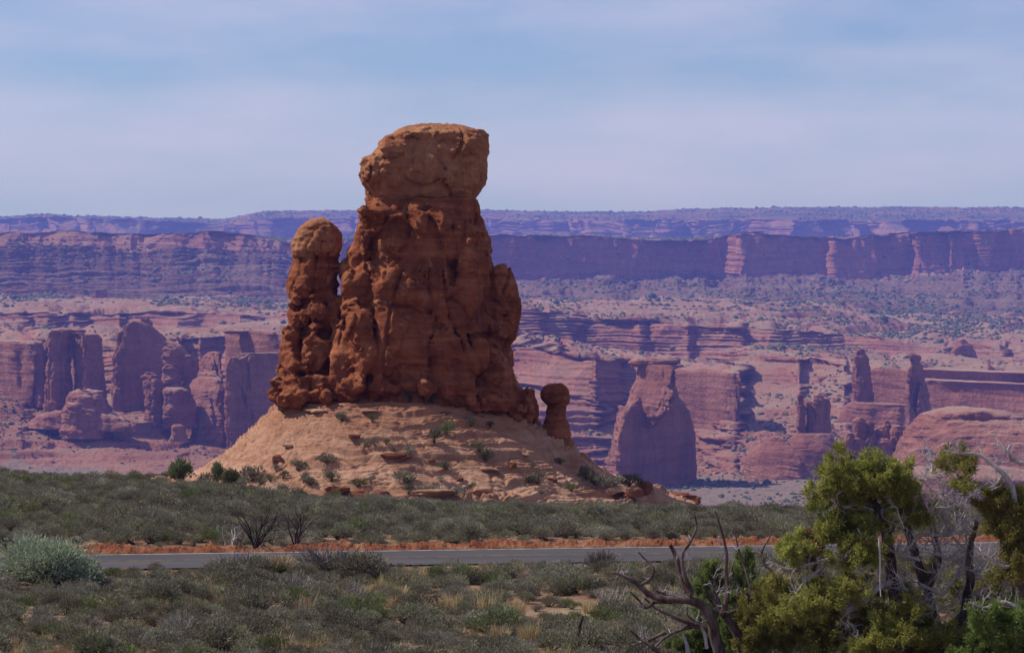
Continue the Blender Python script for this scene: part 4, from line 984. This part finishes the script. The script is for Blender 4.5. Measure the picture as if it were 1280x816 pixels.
M_redrock = tower_mat('dark_red_rock', [(0.14, 0.05, 0.03), (0.21, 0.08, 0.048), (0.29, 0.13, 0.08)])
rocks = [ (420,616,32,11,'r','dark red overhanging slab at the foot of the mound, the larger of two'), (452,622,24,10,'r','dark red block right of the larger overhanging slab'), (478,622,22,9,'r','red block between the foot bushes'),
 (347,579,12,9,'r','small red rock among the left bushes'), (545,622,46,7,'p','long pale slab at the foot of the mound'), (600,618,26,8,'p','pale ledge block at the foot of the mound'), (492,573,30,5,'r','broken red rubble patch in the middle of the mound'),
 (506,577,18,6,'r','little red rubble below the larger rubble patch'), (768,618,38,13,'p','pale boulder under the right bush cluster'), (808,616,16,12,'r','orange red boulder at the right tip of the mound'), (790,622,26,9,'r','red slab left of the orange boulder'),
 (283,610,14,5,'r','dark flat rock under the left junipers'), (205,606,34,6,'p','thin pale ledge at the left tip of the mound'), (165,604,36,6,'p','second thin pale ledge on the rim of the flat'), (140,600,22,5,'r','farthest left thin ledge on the rim'),
 (558,519,14,4,'r','flat chip on the upper shoulder'), (600,521,13,5,'r','chip lying near the shade line'), (462,515,20,3,'p','thin slab on the shoulder at the left'), (395,515,30,4,'p','thin broken ledge slab on the left shoulder'),
 (640,588,16,5,'r','small ledge block on the right slope'), (690,602,12,4,'r','tiny block on the right slope'), (575,602,10,4,'r','tiny block in the middle of the lower slope'), (540,582,9,4,'r','tiny red chip above the middle slope'), (612,590,24,4,'p','thin slab right of the middle of the slope'),
 (655,570,14,4,'p','thin slab high on the right slope'), (444,546,16,4,'r','thin red chip on the left slope'), (360,560,12,3,'p','thin pale chip on the left slope')]
def ray_hit(px, py):
    D = 130.0
    while D < 200:
        x, yy, zz = P(px, py, D)
        if max(float(dome_h(x, D)), float(ground_z(x, D))) >= zz: break
        D += 0.1
    return x, D, max(float(dome_h(x, D)), float(ground_z(x, D)))
for i, (a, b_, w, h, k, lb) in enumerate(rocks):
    x, D, zz = ray_hit(a, b_); s = D/F
    o = link('rock_slab' if h*3 < w else 'boulder', rock_mesh(500+i, w*s*1.1, w*s*0.8, h*s*1.5, M_redrock if k == 'r' else M_slick), label=lb, cat='rock', loc=(x, D, zz-0.02))
    o.rotation_euler.z = 0.25*math.sin(i*3.1)
def far_dark_ledge():
    x, D, zz = P(845, 624, 186)
    link('rock_slab', rock_mesh(560, 60*D/F, 3, 0.9, M_redrock), label='dark shaded ledge beyond the right tip of the mound', cat='rock', loc=(x, D, zz-0.2))
far_dark_ledge()

# ------------------------------------------------------------------ branches
def tube(pts, rad, seg=7, wob=0.0, seed=0, knot=0.0):
    """tapered bent tube through the points"""
    pts = np.asarray(pts, float); rad = np.asarray(rad, float)
    n = len(pts); m = max(n*5, 6)
    tt = np.concatenate([[0], np.cumsum(np.linalg.norm(np.diff(pts, axis=0), axis=1))]); T = np.linspace(0, tt[-1], m)
    # smooth through the points
    pr = np.stack([np.interp(T, tt, pts[:, i]) for i in range(3)], 1); R = np.interp(T, tt, rad)
    if n > 2:
        ker = np.array([1, 2, 3, 2, 1.])/9; pe = np.concatenate([[2*pr[0]-pr[2], 2*pr[0]-pr[1]], pr, [2*pr[-1]-pr[-2], 2*pr[-1]-pr[-3]]])
        pr = np.stack([np.convolve(pe[:, i], ker, 'valid') for i in range(3)], 1)
    if wob:
        f = T/ max(tt[-1], 1e-6)
        pr = pr+wob*np.stack([pn(T*2.2, 0*T, 0*T, seed), pn(T*2.2, 0*T, 0*T, seed+3), pn(T*2.2, 0*T, 0*T, seed+6)], 1)*np.minimum(f*4, 1)[:, None]
    tan = np.gradient(pr, axis=0); tan /= np.linalg.norm(tan, axis=1)[:, None]+1e-9
    up = np.array([0.3, 1, 0.2]); a = np.cross(tan, up); a /= np.linalg.norm(a, axis=1)[:, None]+1e-9; b = np.cross(tan, a)
    th = np.linspace(0, 2*np.pi, seg, endpoint=False)
    rr = R[:, None]*(1+knot*pn(np.cos(th)[None]*1.3+T[:, None]*0.6, np.sin(th)[None]*1.3, T[:, None]*1.2, seed+9))
    V = pr[:, None]+a[:, None]*(np.cos(th)[None]*rr)[..., None]+b[:, None]*(np.sin(th)[None]*rr)[..., None]
    return V.reshape(-1, 3), grid_faces(m, seg, True)
def join(parts):
    Vs, Qs, o = [], [], 0
    for V, Q in parts: Vs.append(V); Qs.append(Q+o); o += len(V)
    return np.concatenate(Vs), np.concatenate(Qs)
def twigs(p, d, length, r, depth, rg, out, curl=0.5, kids=3, up=0.15, seg=5):
    """crooked branching twig"""
    n = 5; pts = [np.array(p, float)]; d = np.array(d, float); d /= np.linalg.norm(d)
    for i in range(n):
        d = d+rg.normal(size=3)*curl*np.array([1, .8, 1])+np.array([0, 0, up]); d /= np.linalg.norm(d)
        pts.append(pts[-1]+d*length/n)
    out.append(tube(pts, np.linspace(r, r*0.35, n+1), seg=seg))
    if depth > 0:
        for _ in range(kids):
            i = rg.randint(1, n+1); dd = pts[i]-pts[i-1]; dd /= np.linalg.norm(dd)
            twigs(pts[i], dd+rg.normal(size=3)*0.8, length*rg.uniform(.45, .75), r*(1-0.65*i/n)*0.65, depth-1, rg, out, curl, kids, up, seg)
def wood(name, c0, c1, c2):
    m, t, b = newmat(name)
    n = tnoise(t, 5, (1, 1, .25), 6, .65); n2 = tnoise(t, 38, (1, 1, .12), 5, .7)
    c = ramp(t, [(0.35, c0), (0.5, c1), (0.68, c2)], n); c = mix(t, .6, c, ramp(t, [(.3, (.4, .4, .4)), (.7, (1.25, 1.25, 1.25))], n2), 'MULTIPLY')
    t.links.new(c, b.inputs['Base Color']); bump(t, b, n2, 0.03, 1.0); return m
M_silver = wood('weathered_silver_wood', (0.28, 0.24, 0.24), (0.47, 0.42, 0.42), (0.62, 0.57, 0.58))
M_bark = wood('dark_bark', (0.035, 0.022, 0.018), (0.075, 0.05, 0.042), (0.15, 0.11, 0.095))
M_snag = wood('snag_wood', (0.055, 0.033, 0.028), (0.125, 0.085, 0.075), (0.23, 0.18, 0.17))
M_burnt = wood('dead_bush_wood', (0.025, 0.018, 0.018), (0.055, 0.04, 0.038), (0.10, 0.08, 0.075))
M_jun = leafmat('juniper_foliage', (0.25, 0.245, 0.06), 0.35, 0.4)
M_jun2 = leafmat('young_juniper_foliage', (0.15, 0.19, 0.05), 0.3, 0.4)
M_rust = leafmat('rusty_dead_foliage', (0.19, 0.085, 0.045), 0.3, 0.2)
def foliage(blobs, D, dens, rg, leaf=0.055, wid=0.30, yd=1.0, up=0.5, hole=0.0):
    """leaf sprays: many short twig tips, each carrying small scale leaves, spread through uneven clumps"""
    out = []; s = D/F
    for (px, py, rx, ry) in blobs:
        c = np.array(P(px, py, D)); dy = rg.uniform(-.5, .5)*yd
        r = np.array([rx*s, min(rx, ry)*s*1.25, ry*s])
        nc = max(6, int(rx*ry/15)); d = rg.normal(size=(nc, 3)); d /= np.linalg.norm(d, axis=1)[:, None]
        qc = d*(rg.uniform(0.1, 1.7, nc)**0.6)[:, None]                     # boughs
        n = int(dens*rx*ry/100.0/nc)+1; qq = rg.normal(size=(nc, n, 3))*0.55
        cr = rg.uniform(0.05, 0.10, nc)
        q = np.repeat(qc, n, 0); p = c+np.array([0, dy, 0])+q*r+(qq*cr[:, None, None]*np.array([1, 1, 1.15])).reshape(-1, 3)
        # every point is a spray of leaves
        k = 7; m = len(p)
        ax = q/(np.linalg.norm(q, axis=1)[:, None]+1e-6)*0.7+np.array([0, 0, up])+rg.normal(size=(m, 3))*0.35; ax /= np.linalg.norm(ax, axis=1)[:, None]
        pp = (p[:, None]+ax[:, None]*np.linspace(0, 0.12, k)[None, :, None]+rg.normal(size=(m, k, 3))*0.022).reshape(-1, 3)
        o = np.repeat(ax, k, 0)+rg.normal(size=(m*k, 3))*0.7; o /= np.linalg.norm(o, axis=1)[:, None]
        t = np.cross(o, rg.normal(size=o.shape)); t /= np.linalg.norm(t, axis=1)[:, None]+1e-9
        L_ = leaf*rg.uniform(.6, 1.4, len(o))[:, None]; w = L_*wid
        V = np.stack([pp-t*w*.5, pp+t*w*.5, pp+o*L_+t*w*.3, pp+o*L_-t*w*.3], 1).reshape(-1, 3)
        out.append((V, np.arange(len(V)).reshape(-1, 4)))
    return join(out)
def limb(pts, D, w0, w1, dy=None, seed=0, wob=0.05, seg=10, knot=0.25, D1=None):
    """pts in photo pixels; widths in photo pixels"""
    s = D/F; n = len(pts); rg = np.random.RandomState(seed)
    D1 = D if D1 is None else D1
    Ds = np.linspace(D, D1, n)+np.concatenate([[0], np.cumsum(rg.normal(size=n-1)*0.05)])
    P3 = [P(a, b, d) for (a, b), d in zip(pts, Ds)]
    return P3, tube(P3, np.linspace(w0, w1, n)*s/2, seg=seg, wob=wob, seed=seed, knot=knot)
def part(name, VQ, base, mat, parent, smooth=True):
    V, Q = VQ; return link(name, mesh_np(name, local(V, base), Q, mat, smooth), parent)
def side_twigs(P3, n, rg, out, length=.5, r=.02, depth=2, lo=1, **k):
    P3 = np.array(P3)
    for _ in range(n):
        i = rg.randint(lo, len(P3)); t = rg.rand(); p = P3[i-1]*(1-t)+P3[i]*t
        twigs(p, rg.normal(size=3)+np.array([0, 0, .2]), length*rg.uniform(.5, 1.3), r*rg.uniform(.6, 1.2), depth, rg, out, **k)

# ---- foreground juniper
def build_juniper():
    rg = np.random.RandomState(21); D = 61.0
    base = (P(1150, 0, D)[0], D, float(ground_z(P(1150, 0, D)[0], D)))
    t = link('juniper_tree', None, label='large half dead juniper with yellow green crown and silver dead branches at the lower right', cat='juniper', loc=base)
    T1, m1 = limb([(1140,892),(1130,830),(1122,770),(1114,710),(1108,665),(1096,632),(1080,612),(1066,596)], D, 24, 5, seed=1)
    T2, m2 = limb([(1165,892),(1174,830),(1168,780),(1156,735),(1143,690),(1130,645),(1124,610),(1118,585)], D+.5, 20, 4, seed=2)
    T3, m3 = limb([(1174,840),(1188,790),(1205,762),(1213,728),(1211,700),(1213,678),(1221,652)], D-.2, 16, 5, seed=3)
    T5, m5 = limb([(1160,735),(1175,700),(1166,660),(1150,628),(1140,600)], D+.6, 12, 4, seed=4)
    part('trunk', join([m1, m2, m3, m5]), base, M_bark, t)
    tw = []; brs = []
    spec = [([(1114,706),(1090,700),(1062,700),(1035,698),(1008,706),(986,712),(968,704)], 9, 2, D-.4), ([(1040,699),(1020,712),(1006,728),(996,744),(988,752)], 6, 2, D-.5),
            ([(1116,726),(1096,736),(1078,752),(1060,762),(1054,765)], 11, 7, D-.7), ([(1213,722),(1235,721),(1260,722),(1290,723)], 7, 3, D-.2), ([(1150,700),(1120,690),(1104,680),(1080,676),(1072,660)], 6, 2, D-.3),
            ([(1130,690),(1150,670),(1172,668),(1190,662),(1204,652),(1208,640)], 6, 2, D+.2), ([(1168,690),(1190,698),(1210,710),(1240,715)], 7, 3, D+.3), ([(1140,640),(1150,615),(1156,590),(1170,575)], 5, 1.5, D+.2),
            ([(1100,640),(1070,630),(1050,632),(1030,618),(1014,600)], 6, 2, D-.3), ([(1150,730),(1180,745),(1196,720),(1208,690),(1206,660)], 6, 2, D+.1), ([(1190,790),(1215,790),(1240,780),(1262,786)], 10, 4, D+.4),
            ([(1165,760),(1145,750),(1130,735),(1126,720)], 8, 3, D-.5), ([(1213,690),(1190,672),(1180,650),(1196,625),(1190,600)], 5, 1.5, D), ([(1222,655),(1226,630),(1214,612),(1206,590)], 4, 1.2, D)]
    for i, (pts, w0, w1, dd) in enumerate(spec):
        P3, m = limb(pts, D, w0*.75, w1, seed=30+i, seg=8, wob=0.05, D1=dd); brs = [m]
        side_twigs(P3, 20, rg, brs, .42, .014, 2, curl=.55)
        part('silver_branch', join(brs), base, M_silver, t)
    for P3 in (T2[3:], T3[2:], T5[1:]): side_twigs(P3, 26, rg, tw, .6, .017, 2, curl=.5)
    for (px, py) in [(1160,640),(1180,620),(1150,600),(1170,680),(1195,660),(1130,660),(1185,700),(1140,700),(1165,590),(1200,630)]:
        for _ in range(5): twigs(P(px, py, D+rg.uniform(-.6, .3)), rg.normal(size=3), .75, .016, 2, rg, tw, curl=.5)
    for (px, py) in [(1050,775),(1075,800),(1068,788)]:
        for _ in range(3): twigs(P(px, py, D-.9), rg.normal(size=3)+np.array([.8, 0, 0]), .5, .014, 2, rg, tw, curl=.6, up=0)
    P3, m = limb([(1099,672),(1100,700),(1100,730),(1101,745)], D-.9, 3, 1.5, seed=77, wob=0.01); tw.append(m)
    up = [(1060,588,24,20),(1078,600,22,22),(1107,592,24,16),(1122,604,20,18),(1042,606,18,14),(1022,612,12,9),(1064,618,32,18),(1098,622,32,20),(1132,618,16,12),(1040,640,18,14),(1066,644,28,16),(1096,648,24,14),
          (1034,664,16,12),(1060,668,28,14),(1084,684,26,12),(1150,636,20,9),(1162,650,14,7),(1058,700,20,9)]
    for (px, py) in [(1185,730),(1200,750),(1230,740),(1245,765),(1170,760),(1225,700),(1150,745),(1260,740)]:
        for _ in range(3): twigs(P(px, py, D+rg.uniform(-.8, .3)), rg.normal(size=3), .7, .015, 2, rg, tw, curl=.5)
    part('crown', foliage(up, D, 270, rg, hole=.04), base, M_jun, t, False)
    low = [(1000,742,40,22),(960,760,30,24),(1050,738,34,18),(985,790,44,26),(1040,790,40,30),(1090,800,44,24),(1085,765,28,16),(1120,745,18,14),(1150,790,30,22),(1195,808,38,18),(1232,792,34,22),(1005,712,20,8),(1130,800,40,22),(950,805,30,20),(1205,765,20,12),(1235,745,20,12),(1188,738,14,10),(1150,705,12,9),(1260,770,20,12)]
    part('lower_crown', foliage(low, D+.9, 250, rg, yd=1.6, hole=.03), base, M_jun, t, False)
    part('front_boughs', foliage([(1120,790,26,20),(1085,812,30,14),(1180,800,24,14),(1060,745,20,10),(1138,760,12,12),(1000,760,26,16)], D-1.0, 260, rg, yd=.6), base, M_jun, t, False)
    part('dead_twigs', join(tw), base, M_silver, t)
    part('rusty_foliage', foliage([(1012,685,12,12),(1004,694,9,8),(1018,698,8,8)], D-.2, 260, rg, hole=.05), base, M_rust, t, False)
    part('small_tuft', foliage([(994,682,12,13),(998,690,11,9),(987,690,8,8)], D-.3, 420, rg), base, M_jun, t, False)
build_juniper()
def build_juniper_right():
    rg = np.random.RandomState(22); D = 59.0
    base = (P(1290, 0, D)[0], D, float(ground_z(P(1290, 0, D)[0], D)))
    t = link('juniper_tree', None, label='juniper cut by the right edge with a bent silver dead top branch', cat='juniper', loc=base)
    T1, m1 = limb([(1300,910),(1288,840),(1278,780),(1272,720),(1274,670),(1272,640),(1266,612)], D, 26, 6, seed=5)
    T2, m2 = limb([(1276,790),(1250,800),(1240,850),(1236,900)], D+.2, 12, 14, seed=15)
    part('trunk', join([m1, m2]), base, M_bark, t)
    tw = []; br = []
    for i, (pts, w0, w1) in enumerate([([(1272,640),(1264,608),(1254,590),(1240,578),(1224,568),(1206,566),(1178,562)], 9, 2), ([(1256,592),(1244,606),(1232,612),(1222,606)], 5, 2), ([(1290,576),(1276,578),(1262,574),(1258,562),(1263,556)], 6, 2),
                                       ([(1274,700),(1256,712),(1240,700),(1226,688)], 6, 2), ([(1276,760),(1252,752),(1230,760),(1210,752)], 7, 2)]):
        P3, m = limb(pts, D-.2, w0, w1, seed=60+i, seg=8, wob=.04); br = [m]; side_twigs(P3, 14, rg, br, .35, .012, 2, curl=.5)
        part('silver_branch', join(br), base, M_silver, t)
    part('crown', foliage([(1252,624,22,14),(1244,640,20,14),(1266,636,22,18),(1272,656,18,16),(1262,668,18,12),(1248,652,12,10),(1262,700,12,14),(1258,724,14,10),(1274,700,12,20)], D, 300, rg, hole=.04), base, M_jun, t, False)
    part('thin_spray', foliage([(1208,582,12,14),(1204,600,10,12),(1190,580,12,10)], D-.1, 170, rg, hole=.1), base, M_jun, t, False)
    part('lower_crown', foliage([(1262,780,30,24),(1240,810,34,22),(1275,806,26,26),(1225,770,16,12),(1275,755,14,14)], D+.3, 300, rg, yd=1.2), base, M_jun2, t, False)
    part('rusty_foliage', foliage([(1256,694,7,6)], D-.3, 120, rg, hole=.1), base, M_rust, t, False)
build_juniper_right()
def build_green_shrub():
    rg = np.random.RandomState(23); D = 66.0
    base = (P(885, 0, D)[0], D, float(ground_z(P(885, 0, D)[0], D)))
    t = link('young_juniper', None, label='bright green young juniper growing behind the dead snag', cat='juniper', loc=base)
    st = [limb([(890,850),(888,790),(890,740),(892,700)], D, 6, 2, seed=8)[1], limb([(900,850),(920,790),(928,740),(932,690)], D, 6, 2, seed=9)[1], limb([(885,850),(868,820),(860,790)], D, 5, 2, seed=10)[1]]
    part('trunk', join(st), base, M_bark, t)
    part('crown', foliage([(890,708,6,18),(892,735,13,24),(890,765,18,22),(886,795,24,24),(931,700,6,16),(928,728,14,20),(922,755,20,20),(925,790,24,26),(862,795,16,14),(872,812,26,14),(905,775,20,24),(855,812,18,10),(945,740,10,14),(945,790,20,28)], D, 330, rg, up=1.3, hole=-.05), base, M_jun2, t, False)
build_green_shrub()
def build_snag():
    rg = np.random.RandomState(24); D = 62.0
    base = (P(905, 0, D)[0], D, float(ground_z(P(905, 0, D)[0], D)))
    t = link('dead_snag', None, label='leafless gnarled dead juniper with twisted dark limbs left of the living junipers', cat='dead tree', loc=base)
    a = limb([(906,900),(903,850),(899,816),(894,790),(889,770),(877,755),(858,749),(836,750),(818,747),(806,738)], D, 19, 6, seed=11, wob=.04, knot=.4)[1]
    b = limb([(940,900),(934,830),(926,800),(915,776),(902,766),(893,752),(884,744)], D+.3, 15, 7, seed=12, wob=.04, knot=.4)[1]
    part('trunk', join([a, b]), base, M_snag, t)
    br, tw = [], []
    for i, (pts, w0, w1) in enumerate([
        ([(864,744),(854,728),(848,706),(843,690),(839,682)], 9, 5), ([(866,740),(856,722),(852,704),(853,690),(861,680),(867,668),(871,658),(868,645)], 6, 2),
        ([(812,745),(798,730),(784,722),(772,717),(765,716)], 7, 3), ([(801,731),(814,722),(818,712),(812,703),(804,698),(798,690)], 4, 1.5), ([(840,752),(818,752),(806,762),(800,752),(788,740)], 5, 2),
        ([(904,766),(909,748),(909,730),(907,712),(909,695),(905,675),(899,655),(894,638)], 7, 2), ([(903,760),(896,745),(890,730)], 4, 1.5), ([(905,768),(922,762),(934,754),(940,748),(952,746),(963,742),(968,734)], 5, 2),
        ([(936,752),(938,735),(933,715),(926,700),(921,680),(919,668)], 4, 1.5), ([(932,790),(938,768),(942,752)], 5, 2.5), ([(892,790),(878,783),(862,778),(846,773),(830,765),(816,758),(806,748)], 8, 3),
        ([(872,782),(856,785),(842,790),(828,800),(818,808)], 6, 2), ([(884,782),(868,776),(859,768),(858,758)], 3.5, 1.5), ([(985,725),(968,716),(956,705),(951,692),(955,682),(962,672),(964,660)], 4, 1.5),
        ([(826,816),(812,806),(798,797),(788,788)], 6, 2.5), ([(848,752),(832,742),(820,738)], 5, 2), ([(925,745),(922,728),(915,712),(918,700)], 3, 1.2), ([(900,755),(892,722),(905,690)], 2.5, 1), ([(832,790),(812,800),(790,806)], 5, 2)]):
        P3, m = limb(pts, D-.1+.03*i, w0, w1, seed=80+i, seg=9, wob=.025, knot=.3); br.append(m); side_twigs(P3, 4, rg, tw, .32, .011, 2, curl=.4, lo=1)
    part('limbs', join(br), base, M_snag, t)
    part('twigs', join(tw), base, M_silver, t)
    part('split_stub', join([limb([(866,830),(858,805),(852,792)], D-.3, 8, 2, seed=120, knot=.4)[1], limb([(884,810),(880,790),(876,782)], D-.3, 5, 2, seed=121, knot=.4)[1]]), base, M_silver, t)
build_snag()
def dead_bush(px, py, w, h, D, n, label, seed, mat, name='dead_bush'):
    rg = np.random.RandomState(seed); s = D/F; x = P(px, py, D)[0]; base = (x, D, float(ground_z(x, D))); out = []
    for i in range(n):
        a = rg.uniform(-1, 1); d = np.array([a*w/h*1.1, rg.normal()*.35, 1.0])
        twigs(base, d, h*s*rg.uniform(.8, 1.15)*math.hypot(1, a*.5), .036, 3, rg, out, curl=.22, kids=3, up=.05)
    V, Q = join(out); link(name, mesh_np(name, local(V, base), Q, mat), label=label, cat='dead bush', loc=base)
dead_bush(318, 682, 36, 50, 97.2, 9, 'larger blackened leafless bush beyond the road', 5, M_burnt)
dead_bush(370, 680, 18, 46, 97.5, 5, 'smaller blackened leafless bush beyond the road', 6, M_burnt)
dead_bush(288, 684, 16, 26, 97.0, 3, 'low pale dead bush left of the blackened ones', 8, M_silver)
for i, (pts, ds) in enumerate([([(728,850),(724,810),(722,790),(726,778),(729,770)], 'forked dead stake at the bottom edge'), ([(737,850),(735,815),(736,795),(738,784)], 'shorter dead stake at the bottom edge')]):
    V = limb(pts, 68.0, 8, 3, seed=130+i, wob=.02, knot=.5)
    b_ = (V[0][0][0], 68.0, float(ground_z(V[0][0][0], 68.0)))
    link('dead_stake', mesh_np('dead_stake', local(V[1][0], b_), V[1][1], M_snag), label=ds, cat='dead branch', loc=b_)
